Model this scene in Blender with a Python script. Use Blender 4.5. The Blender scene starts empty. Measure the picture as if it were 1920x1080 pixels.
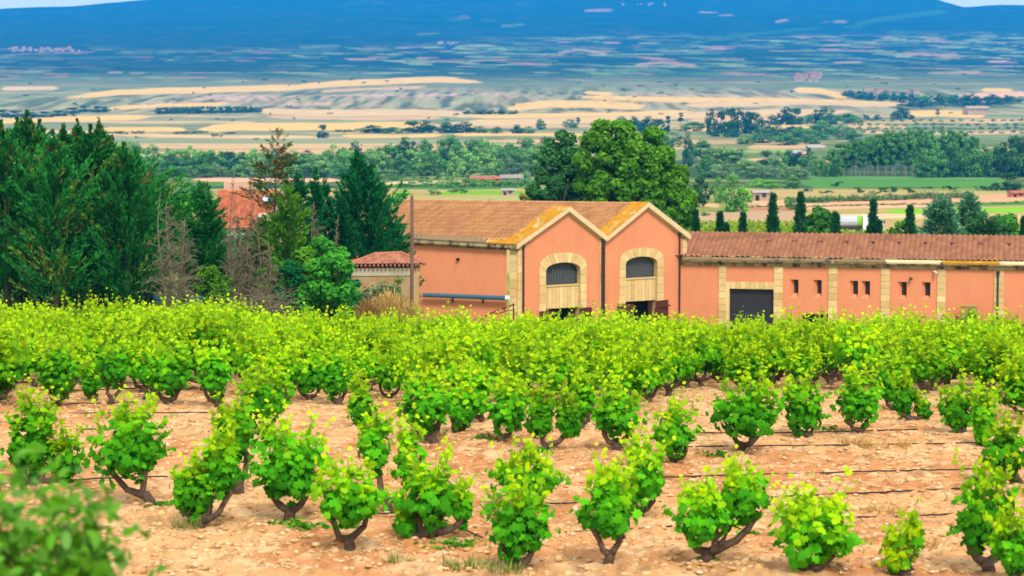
import bpy, math, random
import numpy as np
from mathutils import Vector

# ------------------------------------------------------------------ camera
SC = bpy.context.scene
COL = SC.collection
E = 30.0                      # eye height above the river plain
F = 4200.0                    # focal length in pixels of a 1920 px wide frame
TH = math.atan(340.0 / F)
cT, sT = math.cos(TH), math.sin(TH)
cam_d = bpy.data.cameras.new('camera')
cam = bpy.data.objects.new('camera', cam_d)
COL.objects.link(cam)
cam.location = (0, 0, E)
cam.rotation_euler = (math.pi / 2 - TH, 0, 0)
cam_d.sensor_width = 36.0
cam_d.lens = F / 1920 * 36.0
cam_d.clip_start = 0.5
cam_d.clip_end = 40000
cam_d.dof.use_dof = True
cam_d.dof.focus_distance = 52.0
cam_d.dof.aperture_fstop = 2.4
SC.camera = cam

# ------------------------------------------------------------------ light
SUN_EL, SUN_AZ = 48.0, 165.0          # direction towards the sun
SUN_STRENGTH, SUN_ANGLE = 1.25, 14.0
SKY_STRENGTH = 0.148
EXPOSURE = 1.58
HAZE_DENSITY = 0.92e-4
HAZE_COLOR = (0.0, 0.36, 0.98)

SC.view_settings.view_transform = 'Standard'
SC.view_settings.look = 'None'
SC.view_settings.exposure = EXPOSURE
SC.view_settings.gamma = 1.0
W = bpy.data.worlds.new('World')
SC.world = W
W.use_nodes = True
nt = W.node_tree
nt.nodes.clear()
sky = nt.nodes.new('ShaderNodeTexSky')
sky.sky_type = 'NISHITA'
sky.sun_disc = False
sky.sun_elevation = math.radians(SUN_EL)
sky.sun_rotation = math.radians(SUN_AZ)
tc = nt.nodes.new('ShaderNodeTexCoord')
mp = nt.nodes.new('ShaderNodeMapping')
mp.inputs['Scale'].default_value = (1.6, 1.6, 5.0)
nz = nt.nodes.new('ShaderNodeTexNoise')
nz.inputs['Scale'].default_value = 2.2
nz.inputs['Detail'].default_value = 6
rp = nt.nodes.new('ShaderNodeValToRGB')
rp.color_ramp.elements[0].position = 0.30
rp.color_ramp.elements[0].color = (0.7, 0.7, 0.7, 1)
rp.color_ramp.elements[1].position = 0.52
rp.color_ramp.elements[1].color = (1, 1, 1, 1)
mixc = nt.nodes.new('ShaderNodeMixRGB')
mixc.inputs[2].default_value = (3.3, 3.25, 3.2, 1)      # cloud brightness
bg = nt.nodes.new('ShaderNodeBackground')
bg.inputs['Strength'].default_value = SKY_STRENGTH
wo = nt.nodes.new('ShaderNodeOutputWorld')
nt.links.new(tc.outputs['Generated'], mp.inputs['Vector'])
nt.links.new(mp.outputs['Vector'], nz.inputs['Vector'])
nt.links.new(nz.outputs['Fac'], rp.inputs['Fac'])
nt.links.new(rp.outputs['Color'], mixc.inputs[0])
nt.links.new(sky.outputs['Color'], mixc.inputs[1])
nt.links.new(mixc.outputs['Color'], bg.inputs['Color'])
nt.links.new(bg.outputs['Background'], wo.inputs['Surface'])

sun_d = bpy.data.lights.new('sun', 'SUN')
sun_d.energy = SUN_STRENGTH
sun_d.angle = math.radians(SUN_ANGLE)
sun_d.color = (1.0, 0.95, 0.86)
sun = bpy.data.objects.new('sun', sun_d)
COL.objects.link(sun)
_el, _az = math.radians(SUN_EL), math.radians(SUN_AZ)
sdir = Vector((math.sin(_az) * math.cos(_el), math.cos(_az) * math.cos(_el), math.sin(_el)))
sun.rotation_euler = sdir.to_track_quat('Z', 'Y').to_euler()
sun.location = (0, -20, 80)

SC.cycles.max_bounces = 6
SC.cycles.diffuse_bounces = 3
SC.cycles.transmission_bounces = 3
SC.cycles.volume_bounces = 1
SC.cycles.use_denoising = True

# ------------------------------------------------------------------ measuring helpers
def ray(px, py):
    u, v = (px - 960) / F, (540 - py) / F
    return np.array([u, cT + v * sT, -sT + v * cT])

def at(px, py, Y):
    d = ray(px, py)
    p = d * (Y / d[1])
    return np.array([p[0], p[1], p[2] + E])

def hit(px, py, P0, ex):
    """where a sight line meets the vertical plane through P0 along ex: (distance along ex, height)"""
    d = ray(px, py)
    n = np.array([ex[1], -ex[0]])
    t = (P0[0] * n[0] + P0[1] * n[1]) / (d[0] * n[0] + d[1] * n[1])
    q = d * t
    s = (q[0] - P0[0]) * ex[0] + (q[1] - P0[1]) * ex[1]
    return s, q[2] + E

def project(p):
    p = np.asarray(p, float)
    x, y, z = p[..., 0], p[..., 1], p[..., 2] - E
    zc = y * cT - z * sT
    yc = y * sT + z * cT
    return 960 + F * x / zc, 540 - F * yc / zc

# ------------------------------------------------------------------ numpy noise
def _h(ix, iy, s):
    ix = ix.astype(np.int64); iy = iy.astype(np.int64)
    n = (ix * 374761393 + iy * 668265263 + s * 1442695041) & 0xFFFFFFFF
    n = ((n ^ (n >> 13)) * 1274126177) & 0xFFFFFFFF
    n = ((n ^ (n >> 16)) * 2246822519) & 0xFFFFFFFF
    return ((n ^ (n >> 15)) & 0xFFFFFF) / float(0xFFFFFF)

def vnoise(x, y, s=0):
    x = np.asarray(x, float); y = np.asarray(y, float)
    ix, iy = np.floor(x), np.floor(y)
    fx, fy = x - ix, y - iy
    fx = fx * fx * (3 - 2 * fx); fy = fy * fy * (3 - 2 * fy)
    a = _h(ix, iy, s); b = _h(ix + 1, iy, s); c = _h(ix, iy + 1, s); d = _h(ix + 1, iy + 1, s)
    return a + (b - a) * fx + (c - a) * fy + (a - b - c + d) * fx * fy

def fbm(x, y, s=0, o=4):
    t, a, n = 0, 0.5, 0
    for k in range(o):
        t = t + a * vnoise(x * 2 ** k + 17.3 * k, y * 2 ** k + 9.1 * k, s + k); n += a; a *= 0.5
    return t / n

def cells(x, y, s=0):
    """worley cells: (cell random, distance to the nearest cell edge)"""
    x = np.asarray(x, float); y = np.asarray(y, float)
    ix, iy = np.floor(x), np.floor(y)
    d1 = np.full(x.shape, 9.0); d2 = np.full(x.shape, 9.0); r = np.zeros(x.shape)
    for dx in (-1, 0, 1):
        for dy in (-1, 0, 1):
            cx, cy = ix + dx, iy + dy
            qx = cx + 0.1 + 0.8 * _h(cx, cy, s); qy = cy + 0.1 + 0.8 * _h(cx, cy, s + 7)
            d = np.maximum(np.abs(qx - x), np.abs(qy - y)) * 0.6 + 0.4 * np.hypot(qx - x, qy - y)
            rr = _h(cx, cy, s + 13)
            near = d < d1
            d2 = np.where(near, d1, np.minimum(d2, d))
            r = np.where(near, rr, r); d1 = np.where(near, d, d1)
    return r, d2 - d1

def sstep(t):
    t = np.clip(t, 0, 1)
    return t * t * (3 - 2 * t)

def lin(r, g, b, k=1.0):
    f = lambda c: (c / 255 / 12.92) if c <= 10 else ((c / 255 + 0.055) / 1.055) ** 2.4
    return np.array([f(r) * k, f(g) * k, f(b) * k])

# ------------------------------------------------------------------ materials
MATS = {}
def _base(name):
    m = bpy.data.materials.new(name)
    m.use_nodes = True
    t = m.node_tree
    return m, t, t.nodes['Principled BSDF'], t.nodes['Material Output']

def mat(name, col=0, rough=0.85, var=0.18, scale=2.0, bump=0.0, bscale=None, spec=0.25, stretch=(1, 1, 1), metal=0.0, dirt=None, dscale=1.0, dlo=0.5, dhi=0.7):
    """a plain surface with uneven tone, optional bump and an optional second colour (lichen, stains) in patches"""
    if name in MATS:
        return MATS[name]
    m, t, b, out = _base(name)
    N, L = t.nodes.new, t.links.new
    co = N('ShaderNodeTexCoord'); mpn = N('ShaderNodeMapping')
    mpn.inputs['Scale'].default_value = stretch
    L(co.outputs['Object'], mpn.inputs['Vector'])
    no = N('ShaderNodeTexNoise'); no.inputs['Scale'].default_value = scale; no.inputs['Detail'].default_value = 6; no.inputs['Roughness'].default_value = 0.65
    L(mpn.outputs['Vector'], no.inputs['Vector'])
    ra = N('ShaderNodeValToRGB')
    ra.color_ramp.elements[0].position = 0.3; ra.color_ramp.elements[1].position = 0.7
    c = np.array(col)
    ra.color_ramp.elements[0].color = (*np.clip(c * (1 - var), 0, 1), 1)
    ra.color_ramp.elements[1].color = (*np.clip(c * (1 + var), 0, 1), 1)
    L(no.outputs['Fac'], ra.inputs['Fac'])
    cur = ra.outputs['Color']
    if dirt is not None:
        n2 = N('ShaderNodeTexNoise'); n2.inputs['Scale'].default_value = dscale; n2.inputs['Detail'].default_value = 8; n2.inputs['Roughness'].default_value = 0.7
        L(mpn.outputs['Vector'], n2.inputs['Vector'])
        r2 = N('ShaderNodeValToRGB'); r2.color_ramp.elements[0].position = dlo; r2.color_ramp.elements[1].position = dhi
        L(n2.outputs['Fac'], r2.inputs['Fac'])
        mx = N('ShaderNodeMixRGB'); mx.inputs[2].default_value = (*dirt, 1)
        L(r2.outputs['Color'], mx.inputs[0]); L(cur, mx.inputs[1]); cur = mx.outputs['Color']
    L(cur, b.inputs['Base Color'])
    b.inputs['Roughness'].default_value = rough
    b.inputs['Specular IOR Level'].default_value = spec
    b.inputs['Metallic'].default_value = metal
    if bump:
        n3 = N('ShaderNodeTexNoise'); n3.inputs['Scale'].default_value = bscale or scale * 6; n3.inputs['Detail'].default_value = 5
        L(mpn.outputs['Vector'], n3.inputs['Vector'])
        bp = N('ShaderNodeBump'); bp.inputs['Strength'].default_value = bump; bp.inputs['Distance'].default_value = 0.03
        L(n3.outputs['Fac'], bp.inputs['Height']); L(bp.outputs['Normal'], b.inputs['Normal'])
    MATS[name] = m
    return m

def leafmat(name, rough=0.55, transl=0.35, var=0.12, spec=0.3, warm=(1.25, 1.15, 0.5), noise=0.0, nscale=3.0):
    """leaf colour comes from the 'Col' attribute of the mesh; light also passes through the leaf; each copy differs a little"""
    if name in MATS:
        return MATS[name]
    m, t, b, out = _base(name)
    N, L = t.nodes.new, t.links.new
    at_ = N('ShaderNodeAttribute'); at_.attribute_name = 'Col'
    oi = N('ShaderNodeObjectInfo')
    mr = N('ShaderNodeMapRange'); mr.inputs['To Min'].default_value = 1 - var; mr.inputs['To Max'].default_value = 1 + var
    L(oi.outputs['Random'], mr.inputs['Value'])
    vm = N('ShaderNodeVectorMath'); vm.operation = 'SCALE'
    L(at_.outputs['Color'], vm.inputs[0]); L(mr.outputs['Result'], vm.inputs['Scale'])
    cur = vm.outputs['Vector']
    L(cur, b.inputs['Base Color'])
    b.inputs['Roughness'].default_value = rough
    b.inputs['Specular IOR Level'].default_value = spec
    if transl:
        tr = N('ShaderNodeBsdfTranslucent')
        wm = N('ShaderNodeVectorMath'); wm.operation = 'MULTIPLY'; wm.inputs[1].default_value = warm
        L(cur, wm.inputs[0]); L(wm.outputs['Vector'], tr.inputs['Color'])
        ms = N('ShaderNodeMixShader'); ms.inputs[0].default_value = transl
        L(b.outputs['BSDF'], ms.inputs[1]); L(tr.outputs['BSDF'], ms.inputs[2]); L(ms.outputs['Shader'], out.inputs['Surface'])
    MATS[name] = m
    return m

def colmat(name, rough=0.9, var=0.15, scale=1.0, bump=0.0, bscale=6.0, spec=0.15, detail=6, bdist=0.03):
    """albedo from the 'Col' attribute, broken up by noise"""
    if name in MATS:
        return MATS[name]
    m, t, b, out = _base(name)
    N, L = t.nodes.new, t.links.new
    at_ = N('ShaderNodeAttribute'); at_.attribute_name = 'Col'
    co = N('ShaderNodeTexCoord')
    no = N('ShaderNodeTexNoise'); no.inputs['Scale'].default_value = scale; no.inputs['Detail'].default_value = detail; no.inputs['Roughness'].default_value = 0.7
    L(co.outputs['Object'], no.inputs['Vector'])
    mr = N('ShaderNodeMapRange'); mr.inputs['From Min'].default_value = 0.3; mr.inputs['From Max'].default_value = 0.7
    mr.inputs['To Min'].default_value = 1 - var; mr.inputs['To Max'].default_value = 1 + var
    L(no.outputs['Fac'], mr.inputs['Value'])
    vm = N('ShaderNodeVectorMath'); vm.operation = 'SCALE'
    L(at_.outputs['Color'], vm.inputs[0]); L(mr.outputs['Result'], vm.inputs['Scale'])
    L(vm.outputs['Vector'], b.inputs['Base Color'])
    b.inputs['Roughness'].default_value = rough
    b.inputs['Specular IOR Level'].default_value = spec
    if bump:
        n3 = N('ShaderNodeTexNoise'); n3.inputs['Scale'].default_value = bscale; n3.inputs['Detail'].default_value = 6
        L(co.outputs['Object'], n3.inputs['Vector'])
        bp = N('ShaderNodeBump'); bp.inputs['Strength'].default_value = bump; bp.inputs['Distance'].default_value = bdist
        L(n3.outputs['Fac'], bp.inputs['Height']); L(bp.outputs['Normal'], b.inputs['Normal'])
    MATS[name] = m
    return m

# ------------------------------------------------------------------ mesh + object helpers
def npmesh(name, v, f, cols=None, smooth=False):
    """v (N,3); f (M,k) array or list of lists; cols (N,3) albedo per vertex"""
    me = bpy.data.meshes.new(name)
    v = np.asarray(v, dtype=np.float32)
    if isinstance(f, np.ndarray):
        f = f.astype(np.int32)
        M, k = f.shape
        me.vertices.add(len(v)); me.vertices.foreach_set('co', v.ravel())
        me.loops.add(M * k); me.loops.foreach_set('vertex_index', f.ravel())
        me.polygons.add(M)
        me.polygons.foreach_set('loop_start', np.arange(0, M * k, k, dtype=np.int32))
        me.polygons.foreach_set('loop_total', np.full(M, k, dtype=np.int32))
        me.update(calc_edges=True)
    else:
        me.from_pydata([tuple(map(float, p)) for p in v], [], [list(map(int, q)) for q in f])
        me.update()
    if cols is not None:
        a = me.attributes.new('Col', 'FLOAT_COLOR', 'POINT')
        c = np.ones((len(v), 4), dtype=np.float32); c[:, :3] = np.clip(cols, 0, 1)
        a.data.foreach_set('color', c.ravel())
    if smooth:
        me.polygons.foreach_set('use_smooth', np.ones(len(me.polygons), dtype=bool))
    return me

def link(name, me, m, parent=None, loc=None):
    o = bpy.data.objects.new(name, me)
    if m is not None and len(me.materials) == 0:
        me.materials.append(m)
    COL.objects.link(o)
    if parent is not None:
        o.parent = parent
    if loc is not None:
        o.location = loc
    return o

def tag(o, label=None, cat=None, group=None, kind=None):
    if label: o['label'] = label
    if cat: o['category'] = cat
    if group: o['group'] = group
    if kind: o['kind'] = kind
    return o

def thing(name, loc, label, cat, group=None, rz=0.0):
    o = bpy.data.objects.new(name, None)
    o.empty_display_size = 0.3
    COL.objects.link(o)
    o.location = tuple(map(float, loc)); o.rotation_euler = (0, 0, rz)
    return tag(o, label, cat, group)

def copy_thing(o, loc, rz=0.0, sc=1.0, label=None, group=None):
    def rec(x, par):
        c = x.copy()
        COL.objects.link(c)
        if par is not None:
            c.parent = par
        for ch in x.children:
            rec(ch, c)
        return c
    c = rec(o, None)
    c.location = tuple(map(float, loc)); c.rotation_euler = (0, 0, rz)
    c.scale = (sc, sc, sc) if not isinstance(sc, tuple) else sc
    if label: c['label'] = label
    if group: c['group'] = group
    return c

class MB:
    """collects solid pieces in world coordinates, then links them as one mesh under a parent"""
    def __init__(s):
        s.v, s.f, s.c = [], [], []
    def add(s, vs, fs, col=None):
        n = len(s.v)
        s.v += [np.asarray(p, float) for p in vs]
        s.f += [[i + n for i in q] for q in fs]
        s.c += [col if col is not None else (0.5, 0.5, 0.5)] * len(vs)
        return s
    def para(s, o, a, b, c, col=None):
        """solid from corner o and edge vectors a, b, c"""
        o, a, b, c = [np.asarray(x, float) for x in (o, a, b, c)]
        vs = [o, o + a, o + a + b, o + b, o + c, o + a + c, o + a + b + c, o + b + c]
        fs = [[0, 3, 2, 1], [4, 5, 6, 7], [0, 1, 5, 4], [1, 2, 6, 5], [2, 3, 7, 6], [3, 0, 4, 7]]
        if np.dot(np.cross(a, b), c) < 0:
            fs = [q[::-1] for q in fs]
        return s.add(vs, fs, col)
    def prism(s, pts, d, col=None):
        """polygon (list of 3d points) pushed along d"""
        n = len(pts); d = np.asarray(d, float)
        vs = [np.asarray(p, float) for p in pts] + [np.asarray(p, float) + d for p in pts]
        fs = [list(range(n))[::-1], list(range(n, 2 * n))] + [[i, (i + 1) % n, n + (i + 1) % n, n + i] for i in range(n)]
        return s.add(vs, fs, col)
    def poly(s, pts, col=None):
        return s.add(pts, [list(range(len(pts)))], col)
    def tube(s, pts, rad, n=6, col=None, cap=True):
        pts = [np.asarray(p, float) for p in pts]
        if not isinstance(rad, (list, tuple, np.ndarray)):
            rad = [rad] * len(pts)
        vs, fs = [], []
        up = np.array([0.31, 0.17, 0.93])
        for i, p in enumerate(pts):
            d = pts[min(i + 1, len(pts) - 1)] - pts[max(i - 1, 0)]
            d = d / (np.linalg.norm(d) + 1e-9)
            a = np.cross(d, up)
            if np.linalg.norm(a) < 0.1:
                a = np.cross(d, [1, 0, 0])
            a /= np.linalg.norm(a); b = np.cross(d, a)
            for k in range(n):
                t = 2 * math.pi * k / n
                vs.append(p + rad[i] * (math.cos(t) * a + math.sin(t) * b))
        for i in range(len(pts) - 1):
            for k in range(n):
                k2 = (k + 1) % n
                fs.append([i * n + k, i * n + k2, (i + 1) * n + k2, (i + 1) * n + k])
        if cap:
            fs.append(list(range(n))[::-1]); fs.append([(len(pts) - 1) * n + k for k in range(n)])
        return s.add(vs, fs, col)
    def build(s, name, m, parent=None, smooth=False, attr=False, world=False):
        v = np.array(s.v)
        if parent is not None and not world:
            p = parent
            off = np.zeros(3)
            while p is not None:
                off += np.array(p.location); p = p.parent
            v = v - off
        me = npmesh(name, v, s.f, np.array(s.c) if attr or (m is not None and m.name == 'pale_stone') else None, smooth)
        return link(name, me, m, parent)

V3 = lambda *a: np.array(a, float)
UP = V3(0, 0, 1)
# ------------------------------------------------------------------ terrain
_YL = [-40, 0, 20, 30, 40, 50, 60, 75, 90, 110, 125, 150, 200, 300]
_DL = [3.6, 4.6, 5.3, 5.65, 5.9, 6.35, 7.08, 8.38, 9.15, 10.0, 10.9, 12.4, 14.6, 17.0]
_DR = [3.6, 4.6, 5.3, 5.65, 5.9, 6.5, 7.33, 8.86, 10.7, 12.8, 14.1, 15.6, 15.9, 17.0]
_YF = [300, 450, 620, 840, 1100, 1500, 1900, 2300, 2700, 3200, 3800, 4800, 6000, 7500, 9000, 10500, 14000]
_DF = [17, 19.5, 23, 27, 26.7, 24.3, 18, 9.9, 0, -21, -50, -97, -160, -259, -386, -560, -900]
_YALL = np.array(_YL + _YF[1:], float)
_RPX = np.array([-900, -400, 0, 150, 300, 420, 700, 1300, 1600, 1700, 1745, 1775, 1800, 1830, 1870, 1920, 2300, 2800], float)
_RPY = np.array([30, 25, 20, 13, 0, -12, -40, -40, -25, -10, 0, 10, 17, 15, 12, 12, 18, 25], float)

def ground(X, Y):
    X = np.asarray(X, float); Y = np.asarray(Y, float)
    u = X / np.maximum(Y, 30)
    t = sstep((u + 0.14) / 0.10)
    dl = np.interp(Y, _YL + _YF[1:], _DL + _DF[1:])
    dr = np.interp(Y, _YL + _YF[1:], _DR + _DF[1:])
    d = dl + (dr - dl) * t
    # the range: never above its skyline, and falling away behind it
    ridge = np.interp(960 + u * F, _RPX, _RPY) + 2.5 * (fbm(u * 90, 0 * u, 5, 3) - 0.5)
    dmin = (ridge - 200) / F * np.minimum(Y, 9800)
    d = np.where(Y > 5000, np.maximum(d, dmin), d)
    z = E - d
    # relief
    k = np.clip((Y - 300) / 900, 0, 1)
    z = z + k * 2.0 * (fbm(X / 260, Y / 160, 21) - 0.5) * np.clip(Y / 1500, 0.4, 3)
    kh = np.clip((Y - 3000) / 2500, 0, 1)
    z = z + kh * (fbm(X / 900, Y / 500, 31, 5) - 0.5) * 34 * np.clip(Y / 6000, 0.5, 1.4) * np.clip((9700 - Y) / 1500, 0, 1)
    # eroded bluffs below the upper plateau
    kb = np.exp(-((Y - 2860 - 160 * (fbm(X / 420, X * 0, 41) - 0.5)) / 170) ** 2) * sstep((X + 900) / 300) * (0.35 + 0.65 * sstep((500 - X) / 500))
    gul = np.abs(fbm(X / 24, Y / 900, 43, 3) - 0.5) * 2
    z = z + kb * (7.0 - 13.0 * gul)
    return z

def gz(x, y):
    return float(ground(np.array([x]), np.array([y]))[0])

def on_ground(px, py, y0=20.0, y1=9500.0):
    """first place where a sight line meets the ground"""
    if y0 < 100 and py > 620:
        Ys = np.arange(y0, 100, 0.25)
    else:
        Ys = np.concatenate([np.arange(y0, 120, 0.5), np.arange(120, 700, 3), np.arange(700, y1, 12)])
    d = ray(px, py)
    xs = d[0] / d[1] * Ys; zs = E + d[2] / d[1] * Ys
    below = np.nonzero(zs <= ground(xs, Ys))[0]
    if not len(below):
        return at(px, py, y1)
    i = below[0]
    a, b = (Ys[i - 1] if i else Ys[0]), Ys[i]
    ys = np.linspace(a, b, 40); g = ground(d[0] / d[1] * ys, ys)
    j = int(np.argmax(E + d[2] / d[1] * ys <= g))
    return V3(d[0] / d[1] * ys[j], ys[j], g[j])

def gridmesh(name, us, Ys, hfun, cfun, wid):
    U, YY = np.meshgrid(us, Ys)
    X = U * wid(YY)
    Z = hfun(X, YY)
    v = np.stack([X, YY, Z], -1).reshape(-1, 3)
    c = cfun(X, YY, Z).reshape(-1, 3)
    nr, nc = len(Ys), len(us)
    i = (np.arange(nr - 1)[:, None] * nc + np.arange(nc - 1)[None, :]).ravel()
    f = np.stack([i, i + 1, i + nc + 1, i + nc], -1)
    return npmesh(name, v, f, c, True)

# vineyard soil: cloddy ochre earth
def soil_h(X, Y):
    z = ground(X, Y)
    near = np.clip((90 - Y) / 50, 0.0, 1)
    z = z + 0.10 * (fbm(X / 1.1, Y / 1.1, 3, 3) - 0.5)
    c1 = fbm(X / 0.16, Y / 0.16, 11, 3)
    c2 = fbm(X / 0.42, Y / 0.36, 15, 2)
    c3 = fbm(X / 0.085, Y / 0.085, 19, 2)
    z = z + near * (0.12 * np.maximum(c1 - 0.5, -0.12) + 0.13 * np.abs(c2 - 0.5) + 0.035 * c3)
    return z

SOIL_A, SOIL_B, SOIL_C = lin(241, 183, 122, 0.60), lin(224, 144, 84, 0.56), lin(250, 210, 156, 0.66)
def soil_c(X, Y, Z):
    a = fbm(X / 2.2, Y / 3.5, 51, 4)[..., None]
    b = fbm(X / 0.3, Y / 0.3, 57, 3)[..., None]
    c = SOIL_A + (SOIL_B - SOIL_A) * sstep((a - 0.42) * 4) * 0.75
    c = c + (SOIL_C - c) * sstep((b - 0.52) * 5) * 0.7
    d = fbm(X / 0.13, Y / 0.2, 59, 2)[..., None]
    c = c * (1 - .34 * sstep((d - .60) * 9))
    return c

ys = np.concatenate([np.arange(-40, 20, 4.0), np.arange(20, 27, 0.35), np.arange(27, 47, 0.085), np.arange(47, 60, 0.22), np.arange(60, 86.01, 0.8)])
me = gridmesh('vineyard_soil', np.linspace(-0.30, 0.30, 760), ys, soil_h, soil_c, lambda Y: np.maximum(Y, 0) + 30)
tag(link('vineyard_soil', me, colmat('soil', 0.95, 0.16, 5.0, 0.6, 16.0, 0.1, bdist=0.04)), 'cloddy ochre vineyard soil between the vines', kind='structure')

# valley, plateau and mountain range
def strip(px, py, pts, th, soft=2.0):
    pts = np.array(pts, float)
    yc = np.interp(px, pts[:, 0], pts[:, 1])
    e = np.minimum(px - pts[0, 0], pts[-1, 0] - px)
    t2 = th * 0.5 * np.clip(e / (0.07 * (pts[-1, 0] - pts[0, 0]) + 3), 0, 1) ** .7
    return np.where(e > 0, sstep((t2 - np.abs(py - yc)) / soft + 0.5), 0)

GOLD, PALE, SAGE = lin(248, 200, 112, 0.66), lin(240, 200, 140, 0.62), lin(150, 165, 105, 0.62)
SCRUB, PINK, DKF = lin(105, 130, 92, 0.55), lin(240, 184, 146, 0.70), lin(24, 66, 52, 0.40)
GRN, LIME, TAN = lin(95, 160, 60, 0.55), lin(140, 205, 20, 0.65), lin(222, 180, 125, 0.68)
# drawn as a map of the fields as seen from the terrace: line of the field, depth, crop
FIELDS = [
 ([(120,185),(220,173),(400,168),(560,163),(640,156),(830,149),(905,154)], 11, GOLD), ([(370,243),(450,238),(640,238),(820,234)], 14, GOLD),
 ([(-60,228),(130,223),(285,219)], 9, GOLD), ([(190,243),(300,241),(350,243)], 9, GOLD), ([(-60,248),(90,247),(300,254),(600,257)], 6, PALE),
 ([(200,204),(300,198),(430,194)], 7, GOLD), ([(470,208),(640,212),(780,210),(905,216)], 12, PALE), ([(500,219),(640,222),(830,221)], 6, TAN),
 ([(600,172),(700,166),(800,163)], 4, TAN), ([(950,204),(1030,194),(1130,196),(1210,200)], 13, GOLD), ([(1080,182),(1280,187),(1500,189),(1710,196)], 9, GOLD),
 ([(1280,198),(1500,193),(1690,198)], 8, PALE), ([(1488,168),(1540,171),(1590,182)], 11, GOLD), ([(1095,173),(1150,176)], 7, GOLD),
 ([(840,231),(1100,226),(1400,212),(1600,209)], 11, PALE), ([(880,219),(1150,214),(1300,209)], 7, GOLD), ([(1270,242),(1440,239),(1520,238)], 10, GOLD),
 ([(1690,214),(1760,212),(1850,215)], 13, GOLD), ([(1580,236),(1700,239)], 8, TAN), ([(1600,248),(1750,250),(1930,248)], 6, TAN),
 ([(850,252),(980,252),(1100,254)], 6, GOLD), ([(640,255),(760,256),(830,253)], 6, GOLD),
 ([(1290,226),(1400,222),(1500,224)], 8, TAN), ([(1800,180),(1930,176)], 10, PINK), ([(1840,168),(1900,170)], 7, GOLD),
 # upper slopes
 ([(1045,100),(1085,93),(1140,101)], 7, PINK), ([(1190,122),(1240,117),(1310,124)], 10, PINK), ([(738,90),(806,88)], 4, PINK), ([(876,114),(950,112)], 5, PINK),
 ([(1850,116),(1890,115)], 7, PINK), ([(1560,118),(1618,116)], 6, PINK), ([(200,136),(232,136)], 5, PALE), ([(240,138),(272,138)], 4, PALE), ([(0,166),(110,165)], 7, PALE),
 ([(1452,41),(1478,37)], 8, PINK), ([(1562,40),(1590,40)], 5, PINK), ([(1540,41),(1560,41)], 4, PINK), ([(1310,22),(1345,24)], 4, PINK), ([(1345,28),(1375,29)], 4, PINK),
 ([(1095,20),(1150,18)], 7, PINK), ([(938,49),(985,46)], 8, SAGE), ([(1330,75),(1420,62),(1545,52)], 7, GRN*0.8), ([(1600,46),(1700,29),(1775,22)], 15, GRN*0.8), ([(1580,50),(1620,52)], 8, GRN*0.8), ([(1665,60),(1730,60)], 10, GRN*0.7),
 ([(430,97),(475,94)], 7, SAGE), ([(560,88),(640,86)], 9, SAGE), ([(300,96),(410,95)], 5, SAGE), ([(-30,110),(30,104)], 7, SAGE), ([(80,110),(260,106)], 6, SCRUB), ([(140,68),(180,66)], 0.1, SAGE),
 ([(780,65),(825,62)], 6, SAGE), ([(1230,138),(1330,136)], 6, GRN*0.9), ([(1050,142),(1210,137)], 5, GRN), ([(1540,86),(1600,82)], 4, PALE), ([(1690,100),(1800,103)], 9, PINK*0.8), ([(1780,84),(1870,66)], 12, SAGE),
 ([(1600,142),(1690,147)], 4, PALE), ([(1740,137),(1840,135)], 7, TAN),
 # plain behind the winery
 ([(1500,343),(1700,341),(1900,345)], 20, GRN), ([(1480,330),(1640,333),(1880,334)], 5, lin(120,175,90,0.55)), ([(1390,379),(1480,378),(1500,376)], 9, TAN), ([(1400,386),(1560,387),(1700,383),(1930,373)], 11, PINK*0.95),
 ([(1550,381),(1650,378),(1930,372)], 14, lin(226,170,125,0.7)), ([(1380,392),(1470,393),(1500,390)], 9, lin(205,140,95,0.6)), ([(1660,396),(1740,397),(1960,392)], 9, LIME), ([(1770,385),(1850,383),(1960,380)], 7, GRN),
 ([(1280,409),(1400,405),(1500,406)], 20, lin(210,175,130,0.62)), ([(1540,406),(1700,405),(1960,408)], 8, lin(240,200,150,0.7)), ([(1310,383),(1350,386)], 8, TAN),
 ([(720,326+18),(830,341),(960,342)], 5, lin(245,215,150,0.7)), ([(760,377),(900,374),(1000,372)], 9, lin(190,190,110,0.6)), ([(730,350),(860,352),(980,350)], 9, GRN*0.8), ([(820,363),(900,361),(990,362)], 7, LIME*0.8),
 ([(360,336),(480,337),(640,338)], 7, PINK), ([(390,346),(470,346)], 6, GRN), ([(1400,300),(1480,300),(1560,303)], 5, TAN), ([(1395,284),(1480,283)], 7, lin(170,190,90,0.6)), ([(1400,276),(1550,274)], 8, TAN),
]
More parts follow.
